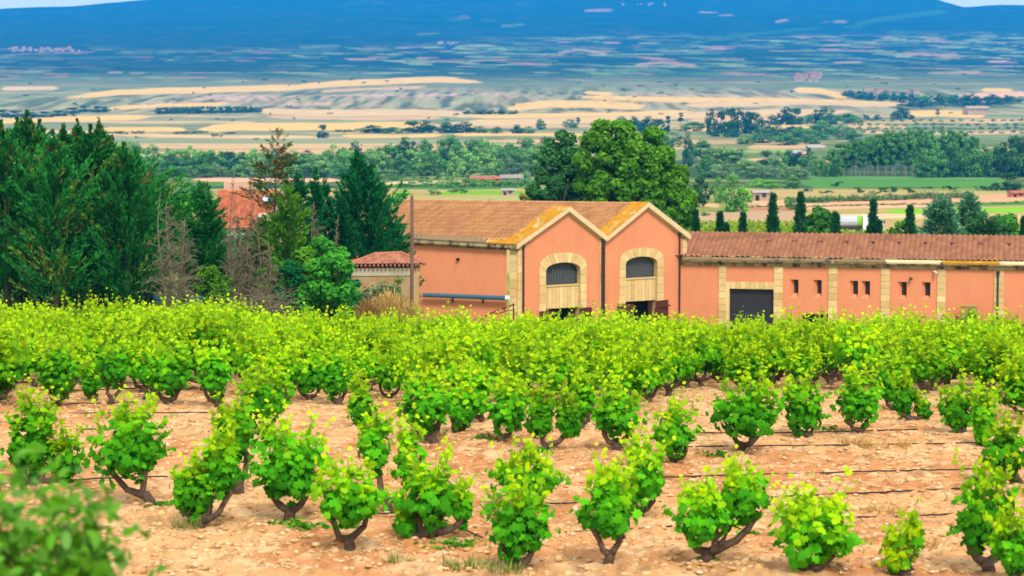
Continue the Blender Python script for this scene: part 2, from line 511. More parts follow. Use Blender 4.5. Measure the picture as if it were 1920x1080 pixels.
def land_c(X, Y, Z):
    px, py = project(np.stack([X, Y, Z], -1))
    n1 = fbm(X / 300, Y / 90, 61)[..., None]; n2 = fbm(X / 30, Y / 18, 63)[..., None]; n3 = fbm(X / 90, Y / 60, 67)[..., None]
    Yc = Y[..., None]
    c = lin(150, 165, 70, 0.55) + (lin(205, 180, 110, 0.6) - lin(150, 165, 70, 0.55)) * sstep((n3 - 0.4) * 4)
    # river meadow and wood floor
    c = np.where(Yc > 640, lin(70, 105, 55, 0.5) + (lin(150, 170, 80, 0.55) - lin(70, 105, 55, 0.5)) * sstep((n3 - 0.45) * 4), c)
    # stubble and scrub terraces of the plateau
    r, ed = cells(X / 240 + 0.25 * n2[..., 0], Y / 70 + 0.4 * n1[..., 0], 71)
    r = r[..., None]
    pl = np.where(r < 0.34, TAN, np.where(r < 0.52, PALE * 0.9, np.where(r < 0.72, SAGE, lin(165, 170, 120, 0.6))))
    sc = SCRUB + (SAGE - SCRUB) * n2
    pl = pl + (sc - pl) * sstep((n1 - 0.46) * 7) * 0.85
    pl = pl + (SCRUB - pl) * sstep((0.10 - ed[..., None]) * 9) * 0.8
    gr = sstep((px[..., None] - 1150) / 250) * sstep((2300 - Yc) / 500)
    pl = pl + (lin(104, 140, 62, .5) - pl) * gr * sstep((n3 - .30) * 4) * .75
    k = sstep((Yc - 1080) / 120)
    c = c + (pl - c) * k
    # grey-green scrub of the bluffs, with bare pink faces
    b = sstep((Yc - 2250) / 300) * sstep((3500 - Yc) / 400) * sstep((X[..., None] + 900) / 500)
    n5 = fbm(X / 10, Y / 150, 93, 3)[..., None]
    bl = lin(92, 110, 70, .42) + (lin(186, 180, 128, .62) - lin(92, 110, 70, .42)) * sstep((n5 - .3) * 2.5)
    c = c + (bl - c) * b * 0.85
    gul = np.abs(fbm(X / 24, Y / 900, 43, 3) - 0.5)[..., None] * 2
    n4 = fbm(X / 9, Y / 240, 69, 3)[..., None]
    face = np.exp(-((Yc - 2880 - 160 * (fbm(X / 420, X * 0, 41)[..., None] - 0.5)) / 230) ** 2)
    where = np.exp(-((X[..., None] + 170) / 170) ** 4) + .7 * np.exp(-((X[..., None] + 390) / 60) ** 4) + .6 * np.exp(-((X[..., None] - 260) / 120) ** 4)
    bare = face * where * (0.55 * sstep((n4 - .44) * 8) + 1.2 * sstep((n4 - .30) * 5) * sstep((n1 - .40) * 8) * sstep((.55 - gul) * 4))
    c = c + (lin(226, 188, 158, .62) - c) * np.clip(bare, 0, 1)
    # patchwork of the foothills
    r2, e2 = cells(X / 52 + 0.3 * n2[..., 0] + Y / 200, Y / 115 + 0.3 * n3[..., 0], 81); r2 = r2[..., None]
    hf = np.where(r2 < 0.44, DKF * 1.5, np.where(r2 < 0.66, SCRUB * .95, np.where(r2 < 0.82, SAGE * 1.0, np.where(r2 < 0.90, lin(120, 155, 95, 0.5), PINK * 0.44))))
    hf = hf + (DKF - hf) * sstep((n1 - 0.50) * 6) * 0.7
    hf = hf + (DKF - hf) * sstep((0.16 - e2[..., None]) * 7) * 0.75
    hf = hf * (0.75 + 0.5 * n2)
    near_ = sstep((4700 - Yc) / 1500)
    hf = hf + ((SCRUB * (.75 + .5 * n3)) - hf) * near_ * .55
    k = sstep((Yc - 2950 - 700 * (n1 - .5)) / 1100)
    c = c + (hf - c) * k
    # forest of the range
    fo = DKF * (0.8 + 0.4 * n3)
    lim = 5200 + 1500 * sstep((px[..., None] - 500) / 900) + 900 * (n1 - 0.5)
    k = sstep((Yc - lim) / 900)
    r3, e3 = cells(X / 110 + Y / 500, Y / 260, 87)
    keep = ((r3 < 0.11) & (e3 > .12) & (vnoise(X / 900, Y / 1500, 88) > .42) & (px > 620))[..., None]
    c = c + (fo - c) * k * np.where(keep, 0.62, 0.94)
    # dark wooded hollow at the left of the foothills
    dd = np.exp(-((px - 290) / 260) ** 4 - ((py - 115) / 22) ** 4)[..., None]
    c = c + (DKF - c) * np.where(n1 > 0.36, dd, 0) * 0.75
    w = 3.0 * (fbm(X / 60, Y / 60, 91) - 0.5) * np.clip(Y / 1500, 0.3, 1.2)
    for pts, th, colr in FIELDS:
        x0, x1 = pts[0][0], pts[-1][0]
        yy = [p[1] for p in pts]
        sel = (px > x0) & (px < x1) & (py > min(yy) - th) & (py < max(yy) + th)
        if not sel.any():
            continue
        up = np.mean(yy) < 146
        m = strip(px[sel], py[sel] + w[sel], pts, th * (.62 if up else 1))[:, None] * (.45 if up else 1)
        c[sel] = c[sel] + (colr * (0.92 + 0.16 * n2[sel]) - c[sel]) * m
    return c

_yy = np.array([200 + F * d / y for y, d in zip(_YF, _DF)])
rows = np.interp(np.arange(438, -48, -1.15)[::-1], _yy[::-1], np.array(_YF, float)[::-1])[::-1]
ys = np.concatenate([np.arange(86, 300, 4.0), rows, np.array([10600, 10900.])])
ys = np.unique(np.round(ys, 3))
_us = np.linspace(-0.31, 0.31, 640); _wd = lambda Y: np.maximum(Y, 0) + 30
_k = int(np.argmin(np.abs(ys - 3300)))
LAND = colmat('land', 0.95, 0.14, 0.05, 0, 1, 0.05)
tag(link('valley_ground', gridmesh('valley_ground', _us, ys[:_k + 1], ground, land_c, _wd), LAND), 'valley floor with stubble terraces, meadows and pink bluffs', kind='structure')
tag(link('mountain_range', gridmesh('mountain_range', _us, ys[_k:], ground, land_c, _wd), LAND), 'hazy blue wooded range and its patchwork foothills', kind='structure')
# ------------------------------------------------------------------ plants
def frames(nrm, rng):
    """two unit vectors spanning the plane of each normal, turned at random"""
    n = nrm / (np.linalg.norm(nrm, axis=1, keepdims=True) + 1e-9)
    r = rng.normal(size=n.shape)
    a = np.cross(n, r); a /= (np.linalg.norm(a, axis=1, keepdims=True) + 1e-9)
    return n, a, np.cross(n, a)

QUAD = (np.array([[-.5, -.5, 0], [.5, -.42, 0], [.42, .5, .12], [-.45, .4, .1]]), np.array([[0, 1, 2, 3]]))
SPRAY = (np.array([[0, -.05, 0], [.5, -.5, .05], [1, .0, 0.0], [.45, .5, .05]]), np.array([[0, 1, 2, 3]]))
_rim = [(0, -.18), (.38, -.46), (.56, -.10), (.92, .02), (.66, .30), (.62, .72), (.30, .62), (0, 1.08), (-.30, .62), (-.62, .72), (-.66, .30), (-.92, .02), (-.56, -.10), (-.38, -.46)]
VINELEAF = (np.array([[0, .12, .10]] + [[x, y, -.10 * (x * x + y * y)] for x, y in _rim]), np.array([[0, 1 + i, 1 + (i + 1) % len(_rim)] for i in range(len(_rim))]))
OVAL = (np.array([[0, -1, -.1], [.42, -.45, .05], [.45, .3, .05], [0, 1, -.15], [-.45, .3, .05], [-.42, -.45, .05]]), np.array([[0, 1, 2, 3, 4, 5]]))

def scatter(tmpl, cen, nrm, axis_, size, cols, rng, stretch=None):
    """one small leaf per centre; axis_ None = random turn, else the leaf's long (x) direction"""
    tv, tf = tmpl
    if axis_ is None:
        n, a, b = frames(nrm, rng)
    else:
        a = axis_ / (np.linalg.norm(axis_, axis=1, keepdims=True) + 1e-9)
        b = np.cross(nrm, a); b /= (np.linalg.norm(b, axis=1, keepdims=True) + 1e-9)
        n = np.cross(a, b)
    k = len(tv)
    s = np.asarray(size, float).reshape(-1, 1, 1)
    sx, sy = (1, 1) if stretch is None else stretch
    v = cen[:, None, :] + s * (a[:, None, :] * tv[None, :, 0:1] * sx + b[:, None, :] * tv[None, :, 1:2] * sy + n[:, None, :] * tv[None, :, 2:3])
    f = (tf[None] + (np.arange(len(cen)) * k)[:, None, None]).reshape(-1, tf.shape[1])
    return v.reshape(-1, 3), f, np.repeat(cols, k, axis=0)

def join(parts):
    vs, fs, cs, n = [], [], [], 0
    for v, f, c in parts:
        vs.append(v); fs.append(f + n); cs.append(c); n += len(v)
    return np.concatenate(vs), np.concatenate(fs), np.concatenate(cs)

def tones(n, lo, hi, rng, t=None, jit=0.25):
    t = rng.random(n) if t is None else t
    c = lo + (hi - lo) * t[:, None]
    return np.clip(c * (1 + jit * (rng.random((n, 1)) - 0.5) * 2), 0, 1)

def shell(n, cen, rad, rng, inner=0.72):
    d = rng.normal(size=(n, 3)); d /= np.linalg.norm(d, axis=1, keepdims=True)
    r = inner + (1.06 - inner) * rng.random((n, 1))
    return cen + d * r * rad, d

BARK = mat('bark', (0.085, 0.062, 0.045), 0.95, 0.35, 6, 0.5, 30)
PALEBARK = mat('pale_bark', (0.20, 0.20, 0.15), 0.9, 0.3, 3, 0.2)
DEADWOOD = mat('dead_wood', (0.155, 0.128, 0.082), 0.95, 0.3, 5, 0.2)
TREELEAF = leafmat('tree_leaf', 0.8, 0.25, 0.16, 0.04)
NEEDLE = leafmat('conifer_spray', 0.85, 0.12, 0.14, 0.03)

def trunk_mesh(H, r, seed, limbs=5, crown_r=2.0, z0=0.35, n=7):
    rng = random.Random(seed); b = MB()
    top = V3(rng.uniform(-.05, .05) * H, rng.uniform(-.05, .05) * H, H * 0.8)
    pts = [top * t + V3(math.sin(t * 5 + seed) * .02 * H, math.cos(t * 4) * .015 * H, 0) - UP * 0.25 * (t == 0) for t in (0, .2, .4, .6, .8, 1)]
    b.tube(pts, [r * 1.25, r, r * .8, r * .6, r * .4, r * .15], n)
    for k in range(limbs):
        t = z0 + (0.9 - z0) * k / max(1, limbs); p = top * t; a = k * 2.4 + seed
        q = p + V3(math.cos(a) * crown_r * .7, math.sin(a) * crown_r * .7, H * .18)
        b.tube([p, (p + q) / 2 - UP * .03 * H, q], [r * .45, r * .3, r * .08], 5)
    return b

def broadleaf_mesh(name, H, wid, seed, nclump=26, nleaf=2600, leaf=0.5, base=0.18, lo=None, hi=None, col_shape=False, flat=1.0):
    """crown of many leaf clumps spread through an uneven egg"""
    rng = np.random.default_rng(seed)
    zc, rz, rx = H * (base + 1) / 2, H * (1 - base) / 2, wid / 2
    cl = []
    for k in range(nclump):
        d = rng.normal(size=3); d /= np.linalg.norm(d)
        rr = 0.30 + 0.55 * rng.random() ** 0.6
        c = V3(d[0] * rx * rr, d[1] * rx * rr, zc + d[2] * rz * rr)
        h = (c[2] - H * base) / (H * (1 - base))
        if not col_shape:
            k2 = math.sqrt(max(0.08, 1 - (max(0, h - .45) / .62) ** 2)) * (0.75 + 0.25 * min(1, h / .3))
            c[0] *= k2 * 1.15; c[1] *= k2 * 1.15
        cl.append((c, (0.26 + 0.20 * rng.random()) * min(rx, rz) * (1.0 if not col_shape else .9), rng.random()))
    per = nleaf // nclump
    P = []
    for c, r, t in cl:
        p, d = shell(per, c, r * V3(1, 1, .82), rng, 0.55)
        nr = d * 0.8 + UP * 0.5 + rng.normal(size=d.shape) * 0.45
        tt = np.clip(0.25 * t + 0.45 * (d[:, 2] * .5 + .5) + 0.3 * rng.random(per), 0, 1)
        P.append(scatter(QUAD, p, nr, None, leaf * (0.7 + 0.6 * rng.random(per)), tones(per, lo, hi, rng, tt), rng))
    v, f, c = join(P)
    v[:, 2] = np.maximum(v[:, 2], 0.05)
    return npmesh(name, v, f, c)

def conifer_mesh(name, H, R, seed, *, cone=None, plume=False, nbr=330, per=24, spray=0.55, rise=0.75, lo=None, hi=None, z0=0.06, pw=0.85, brown=0.0, olive=0.0, lean=None, extra_tops=0, wide=0.26, tipcol=None):
    """sprays along rising branches round a leader (and side leaders)"""
    rng = np.random.default_rng(seed)
    P = []
    leaders = [(V3(0, 0, 0), H, R, 1.0)]
    for k in range(extra_tops):
        a = rng.random() * 6.28; rr = R * (0.35 + .3 * rng.random())
        leaders.append((V3(math.cos(a) * rr, math.sin(a) * rr, 0), H * (0.68 + 0.25 * rng.random()), R * .34, .5))
    for off, h_, r_, share in leaders:
        n = int(nbr * share)
        hh = z0 + (1 - z0) * rng.random(n) ** (0.9 if share == 1 else .6)
        if share < 1: hh = 0.45 + 0.55 * hh
        az = rng.random(n) * 2 * np.pi
        L = r_ * (1.02 - hh) ** pw * (0.50 + 0.72 * rng.random(n) ** 1.2) + 0.05
        if cone is not None:
            L = r_ * np.clip((1.015 - hh) * cone, 0, 1) ** pw * (0.62 + 0.62 * rng.random(n) ** 1.4) + 0.05
        lobes = 0.80 + 0.35 * vnoise(az * 1.6 + seed, hh * 7, seed)
        L = L * lobes
        rs = rise * (0.6 + 0.8 * rng.random(n)) + 0.9 * np.clip(hh - .85, 0, 1) * 6
        dirv = np.stack([np.cos(az), np.sin(az), rs], -1); dirv /= np.linalg.norm(dirv, axis=1, keepdims=True)
        st = np.stack([off[0] + 0 * hh, off[1] + 0 * hh, hh * h_ * 0.985 - L * .25 * rise], -1)
        t = 0.25 + 0.8 * rng.random((n, per)) ** 0.8
        cen = st[:, None, :] + dirv[:, None, :] * (L[:, None] * t)[..., None] / np.maximum(.5, np.hypot(dirv[:, 0], dirv[:, 1]))[:, None, None] * .85
        m = n * per
        thick = np.repeat(np.clip(L, .2, 1.6), per) * (1.12 - t.reshape(-1)) if plume else 1.0
        cen = cen.reshape(-1, 3) + rng.normal(size=(m, 3)) * (0.15 * np.asarray(thick).reshape(-1, 1) if plume else 0.09 * min(1, R / 2))
        dd = np.repeat(dirv, per, axis=0)
        ax = dd + rng.normal(size=(m, 3)) * (0.34 if plume else 0.42) + UP * 0.15
        nr = UP * 0.5 + rng.normal(size=(m, 3)) * 0.6 + dd * .3
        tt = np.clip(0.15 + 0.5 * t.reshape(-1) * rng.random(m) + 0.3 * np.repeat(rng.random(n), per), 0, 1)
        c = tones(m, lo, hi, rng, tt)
        if olive:
            osel = np.repeat(rng.random(n) < olive, per)
            c[osel] = tones(int(osel.sum()), V3(.05, .10, .02), V3(.17, .30, .04), rng)
        if brown:
            bsel = np.repeat(rng.random(n) < brown, per)
            c[bsel] = tones(int(bsel.sum()), V3(.10, .055, .02), V3(.24, .15, .05), rng)
        P.append(scatter(SPRAY, cen, nr, ax, spray * (np.repeat(np.clip((1 - hh) * 7, .30, 1), per) if plume else 1) * (0.6 + 0.7 * rng.random(m)), c, rng, (1, wide)))
    v, f, c = join(P)
    v[:, 2] = np.maximum(v[:, 2], 0.02)
    if lean is not None:
        v[:, 0] += lean * (v[:, 2] / H) ** 2
    return npmesh(name, v, f, c)

def bare_mesh(H, R, seed, nbr=46, r0=0.06, up=0.9, z0=0.12, twig=5):
    rng = random.Random(seed); b = MB(); w = MB()
    w.tube([V3(math.sin(t * 6 + seed) * .02 * H, math.cos(t * 5) * .02 * H, t * H - .2 * (t == 0)) for t in np.linspace(0, 1, 8)], list(np.linspace(r0, .012, 8)), 6)
    for k in range(nbr):
        t = z0 + (0.95 - z0) * rng.random(); a = rng.random() * 6.28
        L = R * (1.05 - t) ** .7 * rng.uniform(.4, 1.25)
        p = V3(0, 0, t * H); rise = .35 + up * rng.uniform(.1, 1.5)
        d = V3(math.cos(a), math.sin(a), rise) / math.hypot(1, rise) * 1.3
        q1 = p + d * L * .5; q = q1 + V3(math.cos(a) + rng.uniform(-.6, .6), math.sin(a) + rng.uniform(-.6, .6), rng.uniform(-.9, .9)) * L * .5
        qm = (q1 + q) / 2 + UP * .08 * L
        b.tube([p, (p + q1) / 2 + UP * .05 * L, q1, qm, q], [.022, .019, .016, .012, .006], 4, cap=False)
        for j in range(twig):
            s = rng.random(); o = p + (q1 - p) * s if s < .5 else q1 + (q - q1) * (s - .3)
            e = o + V3(rng.uniform(-1, 1), rng.uniform(-1, 1), rng.uniform(-.2, 1)) * L * .32
            b.tube([o, (o + e) / 2 + UP * rng.uniform(-.05, .05), e], [.011, .008, .005], 3, cap=False)
    return w, b

def plant(name, loc, label, cat, crown_me, crown_mat, trunk_mb, trunk_mat, group=None, rz=0.0, crown_name='crown'):
    t = thing(name, loc, label, cat, group, rz)
    link(crown_name, crown_me, crown_mat, t)
    if trunk_mb is not None:
        link('trunk', npmesh('trunk', np.array(trunk_mb.v), trunk_mb.f, None, True), trunk_mat, t)
    return t

# ------------------------------------------------------------------ the bush vines
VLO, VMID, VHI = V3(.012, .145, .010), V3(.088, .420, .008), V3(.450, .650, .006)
VINELEAFM = leafmat('vine_leaf', 0.8, 0.33, 0.20, 0.02, (1.35, 1.15, .30))
SHOOTM = mat('green_shoot', (0.16, 0.20, 0.03), 0.7, 0.2)
VINEBARK = mat('vine_bark', (0.115, 0.075, 0.052), 0.95, 0.45, 14, 0.9, 60)

def vine_meshes(lobes, seed, yellow=0.0, dens=1.0, arms=True, leafsize=1.0):
    """lobes: (x, y, z, rx, ry, rz) of the leafy heads above the gnarled stump, in metres"""
    rng = np.random.default_rng(seed); rr = random.Random(seed)
    w, st = MB(), MB()
    zl = min(l[2] - l[5] for l in lobes)
    h0 = min(0.34, max(0.10, zl * 0.55 + .05))
    lx = sum(l[0] for l in lobes) / len(lobes) * .25
    k0 = rr.uniform(-.05, .05)
    rb = rr.uniform(.065, .085)
    w.tube([V3(0, 0, -.10), V3(k0, .02, h0 * .35), V3(lx * .6 + k0 * .3, -.01, h0 * .75), V3(lx, 0, h0 * 1.08)], [rb * 1.25, rb, rb * .95, rb * .75], 9)
    P = []
    for (x, y, z, rx, ry, rz) in lobes:
        n_arm = 1 if rx < .3 else 2
        for k in range(n_arm):
            ex = x + (k - (n_arm - 1) / 2) * rx * .9; ez = z - rz * (.55 if n_arm == 2 else .45)
            p0, p3 = V3(lx, 0, h0 * .85), V3(ex, y + rr.uniform(-.05, .05), max(ez, h0 + .08))
            j = lambda: V3(rr.uniform(-.035, .035), rr.uniform(-.03, .03), rr.uniform(-.02, .02))
            p1 = p0 * .62 + p3 * .38 + j() - UP * .05 + V3((p3 - p0)[0] * .16, 0, 0); p2 = p0 * .3 + p3 * .7 + j() - UP * .02 + V3((p3 - p0)[0] * .12, 0, 0)
            w.tube([p0, p1, p2, p3, p3 + V3(rr.uniform(-.03, .03), 0, .06)], [rb * .78, rb * .60, rb * .52, rb * .58, rb * .25], 8)
        # leaves through the head, thickest at its skin
        N = int((60 + 430 * rx * rz * 2.0) * dens)
        d = rng.normal(size=(N, 3)); d /= np.linalg.norm(d, axis=1, keepdims=True)
        rad = rng.random(N) ** 0.36
        lump = 0.66 + 0.58 * vnoise(d[:, 0] * 2.1 + seed, d[:, 2] * 2.1 + d[:, 1] * 1.7, seed)
        q = d * (rad * lump)[:, None]
        q[:, 0] *= 1 - 0.28 * np.clip(-q[:, 2], 0, 1)
        cen = V3(x, y, z) + q * V3(rx, ry, rz)
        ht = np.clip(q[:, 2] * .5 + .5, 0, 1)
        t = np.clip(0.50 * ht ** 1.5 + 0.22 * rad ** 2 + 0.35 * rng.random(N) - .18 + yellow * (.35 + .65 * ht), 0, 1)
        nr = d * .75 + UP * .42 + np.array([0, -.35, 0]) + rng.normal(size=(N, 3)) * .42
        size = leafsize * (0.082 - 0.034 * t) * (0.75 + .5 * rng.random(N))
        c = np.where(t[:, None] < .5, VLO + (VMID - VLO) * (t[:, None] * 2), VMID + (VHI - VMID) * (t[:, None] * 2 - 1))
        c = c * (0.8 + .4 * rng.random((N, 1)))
        dr = np.stack([d[:, 0] * .7, d[:, 1] * .7 - .2, -np.ones(N) * (.5 + .3 * ht)], -1) + rng.normal(size=(N, 3)) * .45
        b_ = np.cross(nr, dr)
        P.append(scatter(VINELEAF, cen, nr, b_, size, c, rng))
        # canes arching out of the arm, big hanging leaves low on them and small ones at the tips
        for k in range(int((9 + 27 * rx) * (dens * .5 + .5))):
            a = rr.random() * 6.28; u = rr.uniform(-.45, 1.0); cu = math.sqrt(max(.05, 1 - u * u)); fz = rr.uniform(.66, 1.36)
            s0 = V3(x + rr.uniform(-.3, .3) * rx, y + rr.uniform(-.3, .3) * ry, z - rz * rr.uniform(.45, .75))
            e0 = V3(x + math.cos(a) * cu * rx * fz, y + math.sin(a) * cu * ry * fz, z + u * rz * (fz if u > 0 else .9))
            m0 = s0 * .45 + e0 * .55 + V3(math.cos(a) * rx * .12, math.sin(a) * ry * .12, rz * .22)
            Lc = np.linalg.norm(m0 - s0) + np.linalg.norm(e0 - m0); m = max(5, int(Lc / .052 * (.6 + .4 * dens)))
            tt = np.linspace(.18, 1.03, m)[:, None]
            cc = (1 - tt) ** 2 * s0 + 2 * tt * (1 - tt) * m0 + tt ** 2 * e0
            off = rng.normal(size=(m, 3)); off[:, 2] = off[:, 2] * .6 - .25
            cc = cc + off * .052 * (1.15 - .55 * tt)
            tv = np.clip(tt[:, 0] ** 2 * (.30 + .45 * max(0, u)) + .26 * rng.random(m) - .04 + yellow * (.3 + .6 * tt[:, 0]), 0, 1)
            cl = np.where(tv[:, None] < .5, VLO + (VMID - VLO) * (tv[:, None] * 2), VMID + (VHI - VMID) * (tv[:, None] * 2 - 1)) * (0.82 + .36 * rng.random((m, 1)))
            nr = off * .7 + UP * .45 + V3(math.cos(a) * .5, math.sin(a) * .5 - .3, 0) + rng.normal(size=(m, 3)) * .3
            dr = np.stack([off[:, 0] * .6, off[:, 1] * .6 - .2, -np.ones(m) * .7], -1) + rng.normal(size=(m, 3)) * .4
            P.append(scatter(VINELEAF, cc, nr, np.cross(nr, dr), leafsize * (.088 - .050 * tt[:, 0] ** 1.6) * (.75 + .5 * rng.random(m)), cl, rng))
            if u > .1: st.tube([s0, m0, e0], [.006, .005, .002], 3, cap=False)
        # young shoots standing out of the head
        ns = max(4, int(13 * rx / .45 * dens + 3))
        for k in range(ns):
            a = rr.random() * 6.28; u = math.sqrt(rr.random()) * .85
            s0 = V3(x + math.cos(a) * rx * u * .8, y + math.sin(a) * ry * u * .8, z + rz * (.15 + .55 * (1 - u * u)))
            L = rr.uniform(.16, .52) * (rz / .42) ** .5
            dv = V3(math.cos(a) * u * .45 + rr.uniform(-.2, .2), math.sin(a) * u * .45 + rr.uniform(-.2, .2), 1.0)
            s1 = s0 + dv * L * .6; s2 = s1 + (dv + V3(rr.uniform(-.3, .3), rr.uniform(-.3, .3), -.1)) * L * .5
            st.tube([s0, s1, s2], [.006, .005, .002], 3, cap=False)
            m = 7
            tt = np.linspace(.15, 1.02, m)[:, None]
            cc = np.where(tt < .6, s0 + (s1 - s0) * (tt / .6), s1 + (s2 - s1) * ((tt - .6) / .4)) + rng.normal(size=(m, 3)) * .035
            cl = VMID * .8 + (VHI * (0.85 + .3 * rng.random((m, 1))) - VMID * .8) * (tt * .75 + .25 * rng.random((m, 1)))
            P.append(scatter(VINELEAF, cc, rng.normal(size=(m, 3)) * .6 + UP * .5 + V3(0, -.3, 0), None, leafsize * (.074 - .042 * tt[:, 0]) * (.8 + .5 * rng.random(m)), cl, rng))
    v, f, c = join(P)
    v[:, 2] = np.maximum(v[:, 2], 0.03)
    return (npmesh('vine_leaves', v, f, c), npmesh('vine_trunk', np.array(w.v), w.f, None, True), npmesh('vine_shoots', np.array(st.v), st.f))

def put_vine(loc, meshes, label, group, rz=0.0, sc=1.0):
    t = thing('grapevine', loc, label, 'grapevine', group, rz)
    t.scale = (sc, sc, sc)
    link('foliage', meshes[0], VINELEAFM, t)
    link('trunk', meshes[1], VINEBARK, t)
    link('shoot_foliage', meshes[2], SHOOTM, t)
    return t

# every vine of the front rows: foot (px, py), leafy heads (px, py, rx, ry), what tells it apart
NEARV = [
 ((73,915), [(55,830,50,74),(122,862,32,48)], 0.05, 'tall bush vine with a thin side head behind the blurred corner shrub'),
 ((282,953), [(240,838,70,72)], 0.0, 'big round dark vine with a twin bent trunk, beside the blurred shrub'),
 ((377,990), [(366,925,48,58),(418,880,42,62)], 0.05, 'vine with one large flat pale leaf low on its two heads'),
 ((452,930), [(443,815,42,55)], 0.05, 'upright vine behind the broad dark vine, its trunk hidden by leaves'),
 ((490,820), [(492,750,54,46)], 0.1, 'bushy vine standing highest in the clump of dark vines, trunk hidden'),
 ((547,977), [(540,875,78,72)], 0.0, 'broadest dark vine of the clump, on one straight upright trunk'),
 ((652,1037), [(655,935,66,60)], 0.15, 'rounded vine on a short forked trunk in the front row, light green top'),
 ((727,965), [(702,838,30,58),(768,862,30,62)], 0.15, 'vine parted into two tall narrow heads above a slanting trunk'),
 ((808,1012), [(805,930,55,58),(868,950,16,32),(762,985,18,26)], 0.1, 'straggly vine on two splayed bare trunks with a low side shoot'),
 ((997,960), [(990,893,72,34)], 0.15, 'low wide vine showing only its top behind a round front vine'),
 ((967,1072), [(972,982,66,72)], -0.05, 'dense globe shaped dark green vine on one thick stump in the front row'),
 ((1147,1066), [(1140,955,56,66)], 0.0, 'front row vine with a holed twisted stump under an egg shaped head'),
 ((1196,975), [(1207,893,42,58)], 0.1, 'slim leaning vine rising behind the vine with the holed stump'),
 ((1267,870), [(1266,812,40,44)], 0.1, 'small tilted vine with an exposed grey trunk, alone on open soil'),
 ((1323,1062), [(1314,968,58,50),(1394,935,50,58)], 0.05, 'front row vine with a long trunk arm slanting up to a darker head'),
 ((1510,1078), [(1520,1000,80,66)], 0.28, 'bright yellow topped vine on two stumps in the front row'),
 ((1690,1085), [(1680,1046,28,30),(1712,1016,12,34)], 0.75, 'tiny young yellow vine at the very front'),
 ((1850,1080), [(1845,965,55,76)], 0.0, 'tall dark vine with big drooping leaves beside the frame edge'),
 ((1905,1100), [(1905,1035,45,58)], 0.1, 'vine cut by the frame corner, beside the tall drooping one'),
 ((1910,908), [(1885,850,45,52)], 0.05, 'vine with a bare dark trunk at the end of a black hose'),
 ((1845,838), [(1843,785,26,56)], 0.25, 'narrow pale vine where the second black hose ends'),
 ((1805,814), [(1797,770,36,44)], 0.1, 'leaning vine with a pointed foot on the bare soil slope'),
 ((1393,852), [(1398,770,64,56)], 0.0, 'broad vine on two dark arms held by a wooden stake'),
 ((1513,823), [(1504,765,44,54)], 0.05, 'upright oval vine with a forked foot and cut shoots beside it'),
 ((1615,818), [(1610,752,46,50)], 0.1, 'vine on a clear Y shaped trunk in open soil'),
 ((1705,794), [(1695,748,20,42),(1732,768,12,17)], 0.0, 'thin vine with a V shaped trunk and a tiny second head'),
 ((1675,772), [(1672,715,34,46)], 0.05, 'vine on a short dark trunk just behind the thin V shaped one'),
 ((810,833), [(797,765,52,50)], 0.0, 'egg shaped vine with an oblique head over a single stump'),
 ((853,814), [(866,762,36,42)], 0.05, 'rounded vine standing close beside the egg shaped vine'),
 ((905,794), [(885,735,42,42)], 0.1, 'vine with a long slanting bare trunk between two rounded ones'),
 ((935,833), [(950,768,40,46)], 0.1, 'vine leaning over a thick upright trunk, next to the V shaped pair'),
 ((967,812), [(965,752,30,36)], 0.1, 'vine on two thin parallel trunks tucked behind a thicker one'),
 ((1020,849), [(1012,780,30,52),(1065,785,24,44)], 0.1, 'vine split into a V with a stout trunk and two separate heads'),
 ((1090,806), [(1092,745,34,40)], 0.05, 'dark stemmed vine standing just behind the V split vine'),
 ((1157,849), [(1156,778,52,44)], 0.05, 'flat topped vine on a neat tuning fork trunk'),
 ((667,804), [(676,762,28,46)], 0.2, 'small scruffy pale vine by itself beside open soil'),
 ((105,766), [(110,700,36,52)], 0.05, 'rounded vine on a slanting trunk in the row under the dark conifers'),
 ((175,752), [(168,714,20,34)], 0.05, 'small narrow vine between two fuller ones with a black hose behind'),
 ((210,763), [(214,690,34,44)], -0.05, 'dark vine on a ring shaped hollow trunk'),
 ((275,752), [(282,695,26,40)], 0.1, 'thin vine with an oblique stem beside the U shaped trunk'),
 ((313,761), [(318,698,46,48)], 0.05, 'full vine on a U shaped pair of arms'),
 ((410,766), [(402,700,36,48)], 0.1, 'vine whose long thin trunk curves down to open soil'),
 ((580,752), [(578,700,40,44)], 0.1, 'vine on two short legs behind the clump of dark vines'),
 ((633,762), [(632,705,32,44)], 0.1, 'narrow dark footed vine above the straggly pale one'),
 ((0,752), [(0,690,36,60)], 0.0, 'dense vine cut by the frame edge, in the row under the conifers'),
]
_near_xy = []
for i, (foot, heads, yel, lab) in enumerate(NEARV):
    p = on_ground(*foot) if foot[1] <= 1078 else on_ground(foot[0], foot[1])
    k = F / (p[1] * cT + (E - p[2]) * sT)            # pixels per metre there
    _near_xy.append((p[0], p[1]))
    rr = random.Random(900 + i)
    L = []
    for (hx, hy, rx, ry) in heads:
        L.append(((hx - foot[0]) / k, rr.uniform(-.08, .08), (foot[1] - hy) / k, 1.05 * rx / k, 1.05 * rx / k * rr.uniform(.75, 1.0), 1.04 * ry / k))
    put_vine((p[0], p[1], p[2]), vine_meshes(L, 500 + i, yel + .03, .86, leafsize=1.22), lab, 'old bush vines of the front rows')

